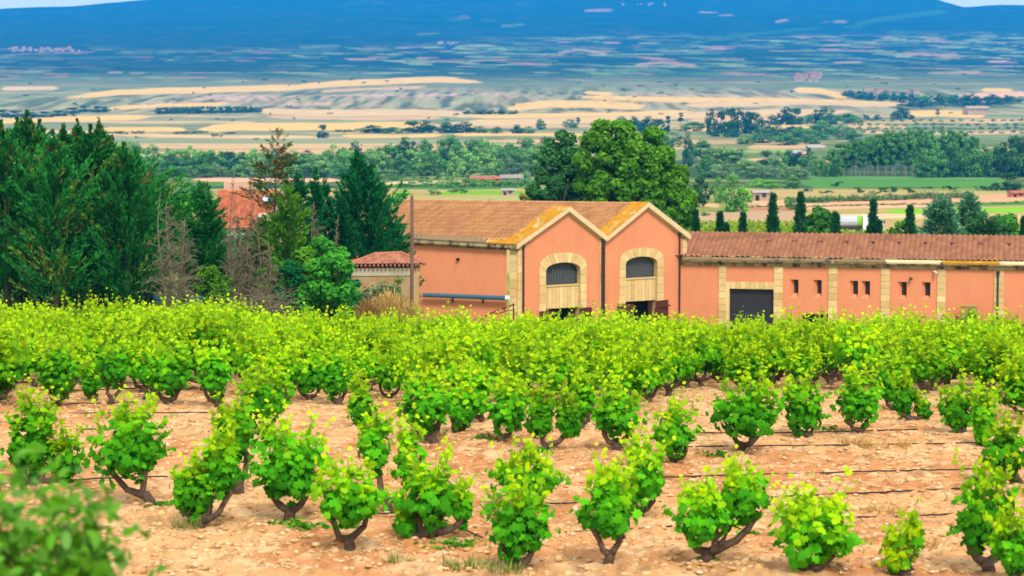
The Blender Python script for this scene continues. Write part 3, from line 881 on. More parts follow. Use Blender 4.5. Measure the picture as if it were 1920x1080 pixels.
# the rows behind: ten grown forms, copied
def rand_lobes(rr):
    H = rr.uniform(.72, .92)
    k = rr.random()
    if k < .45:
        return [(0, 0, H, rr.uniform(.54, .68), .56, rr.uniform(.48, .60))]
    if k < .8:
        a = rr.uniform(.26, .36)
        return [(-a, rr.uniform(-.1, .1), H * rr.uniform(.9, 1.05), .44, .46, rr.uniform(.44, .54)), (a, rr.uniform(-.1, .1), H * rr.uniform(.9, 1.1), .44, .46, rr.uniform(.44, .56))]
    return [(-.38, 0, H * .92, .38, .42, .44), (.38, .1, H * .95, .38, .42, .44), (0, -.05, H * 1.1, .44, .46, .50)]
PROTOV = []
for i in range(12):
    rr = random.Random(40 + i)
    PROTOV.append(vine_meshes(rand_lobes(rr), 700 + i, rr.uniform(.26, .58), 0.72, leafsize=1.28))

LANDMARK = [(-400, 'dark conifer hedge'), (255, 'grey bare tree'), (355, 'lone leafless conifer'), (440, 'heap of dry branches'), (560, 'bright green tree'), (665, 'straw coloured bush'), (780, 'blue rolled awning'), (960, 'first gable'), (1131, 'second gable'),
            (1280, 'blank wall beside the gables'), (1365, 'dark garage door'), (1470, 'low dark hatch'), (1560, 'paired small windows'), (1665, 'wall lamp'), (1770, 'yellow shrub by the wall'), (1860, 'last downpipe')]
cand, side = [], []
ca, sa = math.cos(math.radians(10)), math.sin(math.radians(10))
rr = random.Random(5)
for r in range(-10, 29):
    for c in range(-44, 46):
        a, b = c * 1.52 + (r % 2) * .76, r * 1.62
        x = a * ca - b * sa + rr.uniform(-.22, .22); y = 42.5 + a * sa + b * ca + rr.uniform(-.2, .2)
        if y < 27 or y > 78.5:
            continue
        z = gz(x, y)
        px, py = project(V3(x, y, z))
        off = .75 * F / y
        if px < -off - 420 or px > 1920 + off + 420:
            continue
        if px < -off or px > 1920 + off:
            side.append((y, x, z)); continue
        if px < -70 or px > 1990 or y < 38:
            continue
        if py > 770 + (60 if px > 1560 and px < 1700 else 0) and not (px > 1860 and py < 800):
            continue
        if 1300 < px < 1860 and py > 742:
            continue
        if min((x - q[0]) ** 2 + (y - q[1]) ** 2 for q in _near_xy) < 1.0:
            continue
        cand.append((y, x, z, px, py))
cand.sort()
print('vines in rows', len(cand), 'near', len(NEARV))
_first = {}
LIMIT = 300 - len(NEARV)
rest = []
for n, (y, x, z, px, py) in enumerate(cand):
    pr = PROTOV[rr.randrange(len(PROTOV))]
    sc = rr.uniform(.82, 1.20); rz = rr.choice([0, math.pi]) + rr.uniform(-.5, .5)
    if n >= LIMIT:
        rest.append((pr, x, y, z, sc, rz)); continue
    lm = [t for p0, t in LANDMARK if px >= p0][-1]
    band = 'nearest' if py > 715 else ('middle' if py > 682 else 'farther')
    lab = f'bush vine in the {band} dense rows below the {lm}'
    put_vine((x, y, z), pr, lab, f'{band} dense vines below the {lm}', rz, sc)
for y, x, z in side:
    rest.append((PROTOV[rr.randrange(len(PROTOV))], x, y, z, rr.uniform(.82, 1.15), rr.uniform(0, 6.28)))
# past three hundred vines: the last rows at the edge of the field as one mass
if rest:
    raw = {}
    for pr in PROTOV:
        m = pr[0]
        v = np.empty(len(m.vertices) * 3, np.float32); m.vertices.foreach_get('co', v)
        f = np.empty(len(m.loops), np.int32); m.loops.foreach_get('vertex_index', f)
        c = np.empty(len(m.vertices) * 4, np.float32); m.attributes['Col'].data.foreach_get('color', c)
        w = pr[1]; w.calc_loop_triangles()
        wv = np.empty(len(w.vertices) * 3, np.float32); w.vertices.foreach_get('co', wv)
        wf = np.empty(len(w.loop_triangles) * 3, np.int32); w.loop_triangles.foreach_get('vertices', wf)
        raw[m.name] = join([(v.reshape(-1, 3), f.reshape(-1, 3), c.reshape(-1, 4)[:, :3]), (wv.reshape(-1, 3), wf.reshape(-1, 3), np.tile([.115, .075, .052], (len(w.vertices), 1)))])
    P = []
    for pr, x, y, z, sc, rz in rest:
        v, f, c = raw[pr[0].name]
        q = v * sc; q = np.stack([q[:, 0] * math.cos(rz) - q[:, 1] * math.sin(rz), q[:, 0] * math.sin(rz) + q[:, 1] * math.cos(rz), q[:, 2]], -1) + V3(x, y, z)
        P.append((q, f, c * rr.uniform(.9, 1.1)))
    v, f, c = join(P)
    tag(link('vineyard_foliage', npmesh('vineyard_foliage', v, f, c), VINELEAFM), 'mass of yellow-green vines at the far edge of the field and past its sides', kind='stuff')
# ------------------------------------------------------------------ buildings
SALMON = mat('salmon_plaster', lin(242, 154, 110, 0.73), 0.92, 0.05, 0.6, 0.25, 40, 0.1, (1, 1, .45), dirt=lin(228, 144, 106, 0.66), dscale=0.8, dlo=0.48, dhi=0.85)
STONE = colmat('pale_stone', 0.92, 0.13, 2.2, 0.35, 18, 0.12)
_sr = random.Random(99)
def scol():
    k = _sr.uniform(.86, 1.06); t = _sr.random()
    return tuple((lin(240, 208, 150, .80) * (1 - t) + lin(226, 186, 122, .76) * t) * k)
JOINT = mat('mortar_joint', lin(150, 125, 85, 0.5), 0.95, 0.1)
COPING = mat('coping_stone', lin(234, 206, 158, 0.74), 0.92, 0.12, 2.0, 0.3, 20, dirt=lin(150, 130, 95, 0.55), dscale=2.0, dlo=0.58, dhi=0.72)
LICHEN = mat('lichen_stone', lin(206, 144, 22, 0.66), 0.95, 0.20, 1.4, 0.3, 20, dirt=lin(226, 200, 140, 0.62), dscale=1.3, dlo=0.53, dhi=0.66)
CORNICE = mat('weathered_cornice', lin(205, 182, 140, 0.58), 0.95, 0.15, 1.2, 0.3, 16, stretch=(1, 1, .35), dirt=lin(70, 62, 52, 0.5), dscale=1.6, dlo=0.46, dhi=0.60)
GUTTER = mat('cornice_top', lin(170, 140, 100, 0.55), 0.95, 0.2, 0.8, 0.2, 20, dirt=lin(96, 84, 74, 0.5), dscale=0.8, dlo=0.50, dhi=0.62)
PIPE = mat('brown_pipe', (0.035, 0.026, 0.024), 0.5, 0.1)
LOUVRE = mat('louvre_grey', (0.115, 0.125, 0.125), 0.55, 0.1, metal=0.1)
FRAME = mat('dark_frame', (0.04, 0.045, 0.05), 0.5, 0.1)
DARK = mat('dark_inside', (0.018, 0.016, 0.018), 0.9, 0.1)
DOORWOOD = mat('red_brown_wood', lin(110, 56, 38, 0.55), 0.6, 0.2, 2, 0.2, 30, stretch=(6, 6, .4))
METALDOOR = mat('dark_shutter', (0.028, 0.026, 0.032), 0.45, 0.15, 3)
AWN = mat('blue_grey_cover', lin(62, 110, 135, 0.7), 0.6, 0.15, 3)
WHITE = mat('white_paint', (0.75, 0.75, 0.72), 0.5, 0.05)
REDMETAL = mat('dark_red_metal', lin(125, 30, 40, 0.7), 0.5, 0.1)
TILE_L = colmat('tile_light', 0.9, 0.05, 1.5, 0, 1, 0.12)

def tiled(parent, o, a, b, wa, lb, c0, c1, seed, moss=None, ca=0.25, cb=0.40, amp=0.055, name='roof'):
    """barrel tiled roof plane: corner o, unit a along the eave for wa metres, unit b up the slope for lb metres"""
    n = np.cross(a, b); n /= np.linalg.norm(n)
    if n[2] < 0: n = -n
    na, nb = int(wa / ca) * 6 + 1, int(lb / cb)
    A = np.linspace(0, wa, na)
    vs = []; cs = []
    B = []
    for k in range(nb + 1):
        B += [(k * cb, 0.09), ((k + 1) * cb - .004, 0.0)]
    B = [(min(t, lb), h) for t, h in B]
    rs = np.random.default_rng(seed)
    tint = rs.random((nb + 2, na // 6 + 2))
    for j, (t, h) in enumerate(B):
        wob = 0.012 * (vnoise(A * 3, A * 0 + j // 2, seed) - .5)
        hh = amp * np.abs(np.sin(np.pi * A / ca)) ** 0.8 + h + wob
        vs.append(o[None] + A[:, None] * a + t * b + hh[:, None] * n)
        tt = .25 + .5 * tint[j // 2][np.minimum((A / ca).astype(int), tint.shape[1] - 1)][:, None]
        c = c0 + (c1 - c0) * tt
        c = c * (0.55 + 0.45 * np.abs(np.sin(np.pi * A / ca)) ** .5)[:, None] if False else c
        if moss is not None:
            g = fbm(A / 1.3, A * 0 + t / 1.1, seed + 3)[:, None]
            c = c + (moss - c) * sstep((g - .60) * 6) * .35
        cs.append(c)
    v = np.concatenate(vs); c = np.concatenate(cs)
    nr = len(B)
    i = (np.arange(nr - 1)[:, None] * na + np.arange(na - 1)[None]).ravel()
    f = np.stack([i, i + 1, i + na + 1, i + na], -1)
    if np.dot(np.cross(a, b), n) < 0: f = f[:, ::-1]
    off = np.array(parent.location)
    return link(name, npmesh(name, v - off, f, c, False), TILE_L, parent)

def holed(mb, P0, ex, s0, s1, z0, z1, holes):
    xs = sorted({s0, s1, *[h[0] for h in holes], *[h[1] for h in holes]}); zs = sorted({z0, z1, *[h[2] for h in holes], *[h[3] for h in holes]})
    xs = [x for x in xs if s0 <= x <= s1]; zs = [z for z in zs if z0 <= z <= z1]
    for i in range(len(xs) - 1):
        for j in range(len(zs) - 1):
            mx, mz = (xs[i] + xs[i + 1]) / 2, (zs[j] + zs[j + 1]) / 2
            if any(h[0] < mx < h[1] and h[2] < mz < h[3] for h in holes):
                continue
            q = [P0 + ex * xs[i] + UP * zs[j], P0 + ex * xs[i + 1] + UP * zs[j], P0 + ex * xs[i + 1] + UP * zs[j + 1], P0 + ex * xs[i] + UP * zs[j + 1]]
            mb.poly(q)

def flat(p): return V3(p[0], p[1], 0.0)

# --- the gabled winery -------------------------------------------------
P0 = flat(at(970, 460, 150.0))
ang = math.radians(35)
EX = V3(math.cos(ang), math.sin(ang), 0)                  # along the gable front, rightwards
EB = V3(-.956, .292, 0)                                  # ridges and side wall, leftwards and away
EN = V3(math.sin(ang), -math.cos(ang), 0)                 # out of the gable front
SN = V3(-.292, -.956, 0)                                  # out of the side wall
BAY = 7.0
GZ = gz(P0[0] + 5, P0[1]) - 0.3
H = lambda px, py: hit(px, py, P0, EX)
wx = thing('winery_building', (P0[0], P0[1], GZ), 'salmon pink winery with two gables, arched grey louvres and lichen gold coping', 'building')
zE = H(976, 457.5)[1]                                     # springing of the coping at the corner
zA1, zV = H(1063, 387)[1], H(1134, 443)[1]
zA2, zR = H(1211, 379)[1], H(1289, 440.5)[1]
_s = lambda px, py: H(px, py)[0]
sA1, sV, sA2, sR = _s(1063, 387), _s(1133, 444), _s(1211, 379), _s(1287, 440)
F_ = lambda s, z, out=0.0: P0 + EX * s + UP * z + EN * out

def arc(s0, s1, zs, zc, n=12):
    """points of a flat arch from (s0, zs) over crown height zc to (s1, zs)"""
    out = []
    for k in range(n + 1):
        t = math.pi * k / n
        out.append(((s0 + s1) / 2 - (s1 - s0) / 2 * math.cos(t), zs + (zc - zs) * math.sin(t) ** 0.75))
    return out

BAYS = []
for (oL, oR, oS, oC, iL, iR, iS, iC, wl, wr, sl, sr, pl, pr_) in (
    ((1010.6, 520), (1099, 515), (1011, 503), (1056, 473.5), (1023, 535), (1088, 533), (1023, 511), (1053, 492), 1023, 1079, 535.5, 533, 580.6, 575.5),
    ((1161, 505), (1243.7, 500), (1161, 492), (1202.5, 464.2), (1172.6, 522), (1232, 520), (1172.6, 497.5), (1199.5, 481), 1172.6, 1223.6, 522.8, 519.3, 566.8, 562.6)):
    BAYS.append(dict(o0=_s(*oL), o1=_s(*oR), oz=H(*oS)[1], oc=H(*oC)[1], i0=_s(*iL), i1=_s(*iR), iz=H(*iS)[1], ic=H(*iC)[1], sill=(H(wl, sl)[1] + H(wr, sr)[1]) / 2, pan=(H(wl, pl)[1] + H(wr, pr_)[1]) / 2))

wall = MB()
for b, (s0, s1, sa, za, z0, z1) in zip(BAYS, ((0.34, sV, sA1, zA1, zE, zV), (sV, sR - .35, sA2, zA2, zV, zR))):
    o = arc(b['o0'], b['o1'], b['oz'], b['oc'])
    pts = [(s0, GZ), (s0, z0 - .25), (sa, za - .30), (s1, z1 - .25), (s1, GZ), (b['o1'], GZ), (b['o1'], b['oz'])] + o[::-1][1:-1] + [(b['o0'], b['oz']), (b['o0'], GZ)]
    wall.poly([F_(s, z) for s, z in pts])
# side wall and the hidden back
LW = 11.0
S_ = lambda a, z, out=0.0: P0 + EB * a + UP * z + SN * out
zEl = hit(785, 447.5, P0, EB)
zl0, zl1 = zE, zE + (zEl[1] - zE) / zEl[0] * LW
wall.poly([S_(LW, GZ), S_(.75, GZ), S_(.75, zE - .05), S_(LW, zl1 - .05)])
bk = F_(sR, 0)
wall.poly([F_(sR - .35, GZ, 0), F_(sR - .35, GZ, 0) + EB * LW, F_(sR - .35, zR - .3, 0) + EB * LW, F_(sR - .35, zR - .3, 0)][::-1])
wall.build('wall', SALMON, wx)

# corner stones: blocks with open joints over a dark core
def blocks(mb, core, P, ex, nrm, s0, s1, z0, z1, h=0.58, out=0.05, gap=0.022):
    core.para(P + ex * (s0 + .01) + UP * z0 - nrm * .2, ex * (s1 - s0 - .02), UP * (z1 - z0), nrm * (.2 + out - .025))
    z = z1; k = 0
    while z > z0 + .1:
        zb = max(z - h, z0)
        mb.para(P + ex * s0 + UP * (zb + gap) - nrm * .05, ex * (s1 - s0), UP * (z - zb - gap), nrm * (.05 + out), scol())
        z = zb; k += 1
qs, qc = MB(), MB()
blocks(qs, qc, P0, EX, EN, 0.0, .32, GZ, zE - .22)
c = qs.build('corner_stone', STONE, wx)
qc.build('joint', JOINT, c, world=False)
qs, qc = MB(), MB()
s_q = hit(956, 520, P0, EB)[0]
blocks(qs, qc, P0, EB, SN, 0.02, s_q, GZ, zE - .1)
c = qs.build('corner_stone', STONE, wx); qc.build('joint', JOINT, c)
for s0, s1, zt in ((sV - .38, sV - .20, zV - .25), (sR - .36, sR + .02, zR - .3)):
    qs, qc = MB(), MB(); blocks(qs, qc, P0, EX, EN, s0, s1, GZ, zt)
    c = qs.build('corner_stone', STONE, wx); qc.build('joint', JOINT, c)

# arches: voussoir ring, reveal, louvre, boarded apron, door
for bi, b in enumerate(BAYS):
    st, jt = MB(), MB()
    depth = .55
    O = arc(b['o0'], b['o1'], b['oz'], b['oc'], 14); I = arc(b['i0'], b['i1'], b['iz'], b['ic'], 14)
    for k in range(14):
        (a0, a1), (b0, b1) = (np.array(O[k]), np.array(O[k + 1])), (np.array(I[k]), np.array(I[k + 1]))
        g = .012
        u0, u1 = a0 + (a1 - a0) * g * 2, a1 - (a1 - a0) * g * 2; w0, w1 = b0 + (b1 - b0) * g * 3, b1 - (b1 - b0) * g * 3
        st.prism([F_(*u0, .05), F_(*u1, .05), F_(*w1, .05), F_(*w0, .05)], -EN * (depth + .05), scol())
        jt.prism([F_(*a0, .02), F_(*a1, .02), F_(*(b1 * .97 + a1 * .03), .02), F_(*(b0 * .97 + a0 * .03), .02)], -EN * .3)
    for s0, s1, zt in ((b['o0'], b['i0'], None), (b['i1'], b['o1'], None)):
        zt = b['oz'] if True else zt
        zi = b['iz']
        z = min(zt, zi); hb = .60
        left = s0 == b['o0']
        ztop_o, ztop_i = b['oz'], b['iz']
        # top block with a sloping bed
        zz = z - .25
        q = [F_(s0, zz, .05), F_(s1, zz, .05), F_(s1, ztop_i if left else ztop_o, .05), F_(s0, ztop_o if left else ztop_i, .05)]
        st.prism(q, -EN * (depth + .05), scol())
        while zz > GZ + .1:
            zb = max(zz - hb, GZ)
            st.para(F_(s0, zb, .05), EX * (s1 - s0), UP * (zz - zb - .022), -EN * (depth + .05), scol()); zz = zb
        jt.para(F_(s0 + .01, GZ, .02), EX * (s1 - s0 - .02), UP * (z - GZ), -EN * .3)
    ring = st.build('arch_surround', STONE, wx); jt.build('joint', JOINT, ring)
    # louvre
    fr, sl, bkp = MB(), MB(), MB()
    I2 = arc(b['i0'] + .01, b['i1'] - .01, b['iz'], b['ic'] - .02, 14)
    dp = -.42
    pane = [(b['i0'] + .01, b['sill'])] + I2 + [(b['i1'] - .01, b['sill'])]
    bkp.poly([F_(s, z, dp - .06) for s, z in pane][::-1])
    cx = (b['i0'] + b['i1']) / 2
    pin = [(cx + (s - cx) * .955, b['sill'] + .05 + (z - b['sill']) * .93) for s, z in pane]
    for k in range(len(pane)):
        k2 = (k + 1) % len(pane)
        fr.prism([F_(*pane[k], dp + .05), F_(*pane[k2], dp + .05), F_(*pin[k2], dp + .05), F_(*pin[k], dp + .05)], -EN * .06)
    n = 22
    for k in range(n):
        s = b['i0'] + (b['i1'] - b['i0']) * (k + .5) / n
        t = abs(2 * (s - b['i0']) / (b['i1'] - b['i0']) - 1)
        zt = b['iz'] + (b['ic'] - b['iz']) * max(0, 1 - t * t) ** .375 - .05
        sl.para(F_(s - .028, b['sill'] + .04, dp + .012), EX * .062, UP * (zt - b['sill'] - .04), -EN * .04 + EX * .015)
    win = fr.build('louvre_window', FRAME, wx); sl.build('slat', LOUVRE, win); bkp.build('backing', DARK, win)
    # apron of upright stone boards under the sill, then the door
    ap = MB(); nb = 9
    for k in range(nb):
        s = b['i0'] + (b['i1'] - b['i0']) * k / nb
        ap.para(F_(s + .012, b['pan'], -.16), EX * ((b['i1'] - b['i0']) / nb - .024), UP * (b['sill'] - b['pan'] - .10), -EN * .3, scol())
    ap.para(F_(b['i0'], b['pan'] + .03, -.18), EX * (b['i1'] - b['i0']), UP * (b['sill'] - b['pan'] - .15), -EN * .25, tuple(np.array(scol()) * .6))
    ap.para(F_(b['i0'] - .0, b['sill'] - .10, -.10), EX * (b['i1'] - b['i0']), UP * .10, -EN * .4, scol())
    ap.build('apron_panel', STONE, wx)
    dk = MB(); dk.poly([F_(b['i0'] - .1, GZ, -1.4), F_(b['i1'] + .3, GZ, -1.4), F_(b['i1'] + .3, b['sill'], -1.4), F_(b['i0'] - .1, b['sill'], -1.4)])
    dk.para(F_(b['i0'], b['pan'] + .01, -.47), EX * (b['i1'] - b['i0']), UP * .05, -EN * 1.0)
    dk.build('doorway', DARK, wx)
    # open door leaves, boards hinged on the jambs
    spans = ((1010, 1034, 583.5), (1080, 1108, 577)) if bi == 0 else ((1156.5, 1183, 571), (1223.5, 1251, 563.5))
    for sgn, (a_, b_, y_) in zip((-1, 1), spans):
        d = MB(); s0, zt = H(a_, y_); s1 = _s(b_, y_)
        for k in range(6):
            t0, t1 = k / 6, (k + 1) / 6
            o0 = .10 + .22 * (t0 if sgn < 0 else 1 - t0)
            d.para(F_(s0 + (s1 - s0) * t0, GZ + .1, o0), EX * ((s1 - s0) / 6 - .014) + EN * .22 / 6 * (1 if sgn < 0 else -1), UP * (zt - GZ - .1), EN * .05)
        for zz in (.5, .85):
            d.para(F_(s0, GZ + (zt - GZ) * zz - .1, .34), EX * (s1 - s0), UP * .12, EN * .03)
        d.build('door_leaf', DOORWOOD, wx)

# raking copings: pale front edge, lichen covered top
cop, top = MB(), MB()
CD, CT = 1.05, .34
def rake(s0, z0, s1, z1, lich, oh=.32):
    p, q = F_(s0, z0, oh), F_(s1, z1, oh)
    back = EB * CD - EN * oh
    cop.prism([p, q, q - UP * CT, p - UP * CT], back)
    t = MB()
    n = np.cross(q - p, back); n /= np.linalg.norm(n); n = n if n[2] > 0 else -n
    t.prism([p + n * .004, q + n * .004, q + back + n * .004, p + back + n * .004], n * .035)
    t.build('coping_top', LICHEN if lich else COPING, wx)
rake(-.25, zE + .02, sA1, zA1, True); rake(sA1 + .001, zA1, sV + .02, zV, False)
rake(sV + .03, zV - .0, sA2, zA2, True); rake(sA2 + .001, zA2, sR + .15, zR, False)
cop.build('coping', COPING, wx)

# side cornice and its lichen gutter
co, gt = MB(), MB()
e0, e1 = S_(-.1, zl0 - .02, .0), S_(LW, zl1 - .02, .0)
co.prism([e0 + SN * .42 - UP * .02, e0 + SN * .42 - UP * .24, e0 + SN * .15 - UP * .40, e0 - SN * .1 - UP * .40, e0 - SN * .1 - UP * .02], e1 - e0)
co.build('cornice', CORNICE, wx)
cuts = [0, .20, .62, 1.0]
for k in range(3):
    a0, a1 = e0 + (e1 - e0) * cuts[k], e0 + (e1 - e0) * (cuts[k + 1] - .004)
    g = MB(); g.prism([a0 + SN * .46, a0 + SN * .46 + UP * .07, a0 - SN * .15 + UP * .34, a0 - SN * .15], a1 - a0)
    g.build('gutter_stone', LICHEN if k == 0 else GUTTER, wx)

# tiled slopes
T0, T1 = lin(218, 164, 114, 0.75), lin(184, 124, 82, 0.65)
def slope(s_e, z_e, s_a, z_a, L, seed, start=0.0):
    o = F_(s_e, z_e) + EB * start; top_ = F_(s_a, z_a) + EB * start
    v = top_ - o; lb = np.linalg.norm(v)
    tiled(wx, top_ - v, EB, v / lb, L, lb, T0, T1, seed, lin(206, 160, 84, .7), .34, .50, .14)
slope(0, zE + .12, sA1, zA1 - .12, LW + .3, 3, .9)
slope(sV, zV + .0, sA2, zA2 - .12, LW + 6, 5, .9)
rf = MB()
for (sa, za, sb, zb) in ((sA1, zA1, sV, zV), (sA2, zA2, sR, zR)):
    p, q = F_(sa, za - .14) + EB * .8, F_(sb, zb - .1) + EB * .8
    rf.prism([p, q, q - UP * .1, p - UP * .1], EB * LW)
rf.build('back_slope', mat('tile_plain', lin(190, 120, 78, .6), .9, .2, 3), wx)
for sa, za, L in ((sA1, zA1, LW), (sA2, zA2, LW + 6)):
    rd = MB()
    for k in range(int(L / .45)):
        p = F_(sa, za - .10) + EB * (.9 + k * .45)
        rd.tube([p, p + EB * .47], [.10, .085], 7)
    rd.build('ridge_cap', mat('ridge_tile', lin(214, 158, 96, .62), .9, .15, 3), wx)

# downpipes with hopper heads
for px, py, dx, n in ((979.5, 461, 0, 1), (1129, 447, 0, 2), (1272.5, 439, 0, 1)):
    s = _s(px, py); z = H(px, py)[1]
    for k in range(n):
        d = MB(); p = F_(s + (k - (n - 1) / 2) * .17, z, .14)
        d.tube([p, V3(p[0], p[1], GZ)], .062, 8)
        d.tube([p + UP * .02 - EN * .1, p + UP * .12, p - UP * .22], [.08, .13, .075], 8)
        for zz in np.arange(GZ + 1, z - .6, 1.6):
            d.tube([V3(p[0], p[1], zz), V3(p[0], p[1], zz + .06)], .082, 8)
        d.build('downpipe', PIPE, wx)
# wall lamp on the side wall
a, z = hit(860, 485, P0, EB)
d = MB(); q = S_(a, z, .0)
d.para(q - EB * .06 - UP * .06, EB * .12, UP * .12, SN * .14); d.tube([q + SN * .14, q + SN * .22 - UP * .06], [.10, .13], 8)
d.build('wall_lamp', PIPE, wx)
# rolled cover on brackets along the side wall
a0, z0 = hit(797, 552, P0, EB); a1, z1 = hit(951, 558, P0, EB)
d = thing('rolled_awning', S_(a1, z1, .4), 'long blue grey rolled awning fixed along the pink side wall', 'awning')
r = MB(); r.tube([S_(a0, z0, .42), S_(a1, z1, .42)], .15, 12); r.build('cover_roll', AWN, d)
e = MB(); e.tube([S_(a1 - .02, z1, .42), S_(a1 - .28, z1, .42)], [.17, .16], 10); e.build('end_cap', WHITE, d)
for t in (.35, .72):
    e = MB(); p = S_(a0 + (a1 - a0) * t, z0 + (z1 - z0) * t - .16, .0); e.para(p, EB * .10, UP * .05, SN * .45); e.para(p - UP * .3, EB * .10, UP * .3, SN * .05)
    e.build('bracket', PIPE, d)
# red steel frame of a vineyard implement by the corner
a, z = hit(968, 590, P0, EB)
base = S_(1.2, GZ, 1.6)
d = thing('farm_implement', base, 'dark red triangular steel frame standing at the corner of the pink wall', 'farm implement')
fp = lambda px, py: at(px, py, base[1] - .6)
e = MB(); e.tube([fp(963, 612), fp(963, 569)], .055, 6); e.build('upright', REDMETAL, d)
e = MB(); e.tube([fp(963, 571), fp(918, 588), fp(900, 600)], .05, 6); e.tube([fp(963, 581), fp(925, 589)], .035, 6); e.tube([fp(946, 577), fp(946, 589)], .035, 6); e.build('frame_arm', REDMETAL, d)
e = MB(); e.tube([fp(963, 612), V3(fp(963, 612)[0], fp(963, 612)[1], GZ - .2)], .05, 6); e.tube([fp(900, 600), V3(fp(900, 600)[0], fp(900, 600)[1], GZ - .2)], .05, 6); e.build('leg', REDMETAL, d)

# --- the long wing -----------------------------------------------------
WD = V3(.9744, -.2249, 0); WN = V3(-.2249, -.9744, 0)
Q0 = flat(at(1268, 480, 158.0))
WGZ = GZ - .3
WH = lambda px, py: hit(px, py, Q0, WD)
LEN = 33.0
wg = thing('wing_building', (Q0[0] + 12, Q0[1] - 3, WGZ), 'long low salmon pink wing with brown tiled roof, stone pilasters and a dark garage door', 'building')
W_ = lambda s, z, out=0.0: Q0 + WD * s + UP * z + WN * out
zt = (WH(1400, 499)[1] + WH(1850, 508)[1]) / 2 + .05      # top of the wall under the cornice
holes = []
wins = []
for n_, (ox0, ox1, oy0, oy1, ix0, ix1, iy0, iy1) in enumerate(((1480.7, 1497.3, 524.3, 558, 1488, 1497, 525, 550), (1524, 1540.7, 525, 558, 1531.7, 1540.2, 526, 551), (1591.7, 1609, 526.5, 559, 1599, 1608.5, 527.5, 552),
          (1614, 1631.4, 527, 559, 1621.5, 1631, 527.8, 552.5), (1682.3, 1700.3, 528.6, 560, 1690.3, 1700, 529.4, 554), (1727.3, 1744.7, 529.3, 560.3, 1734.3, 1744.3, 530, 555))):
    s0, z0 = WH(ox0, oy1); s1, z1 = WH(ox1, oy0); t0, y0 = WH(ix0, iy1); t1, y1 = WH(ix1, iy0)
    wins.append((s0, s1, z0, z1, t0, t1, y0, y1)); holes.append((s0, s1, z0, z1))
g0, gzt = WH(1367.7, 541); g1, _ = WH(1451, 541)
h0, hzt = WH(1505, 588.5); h1, _ = WH(1552.7, 588.5)
holes += [(g0, g1, WGZ, gzt), (h0, h1, WGZ, hzt)]
w = MB(); holed(w, Q0, WD, -3.0, LEN, WGZ, zt, holes)
w.poly([W_(LEN, WGZ), W_(LEN, WGZ) - WN * 10, W_(LEN, zt) - WN * 10, W_(LEN, zt)])
w.build('wall', SALMON, wg)
for s0, s1, z0, z1, t0, t1, y0, y1 in wins:
    D = .34
    r = MB(); o = [W_(s0, z0), W_(s1, z0), W_(s1, z1), W_(s0, z1)]; i = [W_(t0, y0, -D), W_(t1, y0, -D), W_(t1, y1, -D), W_(t0, y1, -D)]
    for k in range(4):
        k2 = (k + 1) % 4; r.poly([o[k], o[k2], i[k2], i[k]][::-1])
    wn = r.build('window', SALMON, wg)
    p = MB(); p.poly([W_(t0, y0, -D - .02), W_(t1, y0, -D - .02), W_(t1, y1, -D - .02), W_(t0, y1, -D - .02)])
    p.para(W_((t0 + t1) / 2 - .015, y0, -D - .01), WD * .03, UP * (y1 - y0), WN * .02)
    p.build('pane', mat('brown_glass', (.045, .025, .02), .25, .1), wn)
# garage door: ribbed shutter set back in stone
g = MB(); ns = int((gzt - WGZ) / .22)
for k in range(ns):
    g.para(W_(g0 - .02, WGZ + k * .22, -.30), WD * (g1 - g0 + .04), UP * .205, WN * .03)
g.para(W_(g0 - .05, WGZ, -.36), WD * (g1 - g0 + .1), UP * (gzt - WGZ + .05), WN * .05)
gd = g.build('garage_door', METALDOOR, wg)
l = MB(); zl_t = WH(1400, 528.7)[1]; s_l, s_r = WH(1361.5, 535)[0], WH(1451.5, 535)[0]; n = 10
for k in range(n):
    l.para(W_(s_l + (s_r - s_l) * k / n + .012, gzt, .045), WD * ((s_r - s_l) / n - .024), UP * (zl_t - gzt), -WN * .5, scol())
l.build('lintel_stone', STONE, wg)
l = MB()
for s0, s1 in ((g0 - .26, g0), ):
    l.para(W_(s0, WGZ, .045), WD * (s1 - s0), UP * (gzt - WGZ), -WN * .5, scol())
l.build('jamb_stone', STONE, wg)
l = MB(); l.poly([W_(h0, WGZ, -.5), W_(h1, WGZ, -.5), W_(h1, hzt, -.5), W_(h0, hzt, -.5)]); l.para(W_(h0, hzt, -.02), WD * (h1 - h0), UP * .03, -WN * .5); l.para(W_(h0 - .02, WGZ, -.02), WD * .03, UP * (hzt - WGZ), -WN * .5)
l.para(W_((h0 * .6 + h1 * .4), WGZ, -.3), WD * .06, UP * (hzt - WGZ), WN * .05)
l.build('hatch', DARK, wg)
# pilasters
pil = []
for a, b in ((1347.7, 1361.7), (1451, 1467.7), (1553.3, 1570), (1651.7, 1668), (1757.3, 1773.3), (1864, 1881.7)):
    s0, s1 = WH(a, 540)[0], WH(b, 540)[0]; pil.append((s0 + s1) / 2)
    qs, qc = MB(), MB(); blocks(qs, qc, Q0, WD, WN, s0, s1, WGZ, zt - .02, .46, .07)
    c = qs.build('pilaster', STONE, wg); qc.build('joint', JOINT, c)
pil.append(pil[-1] + 3.3)
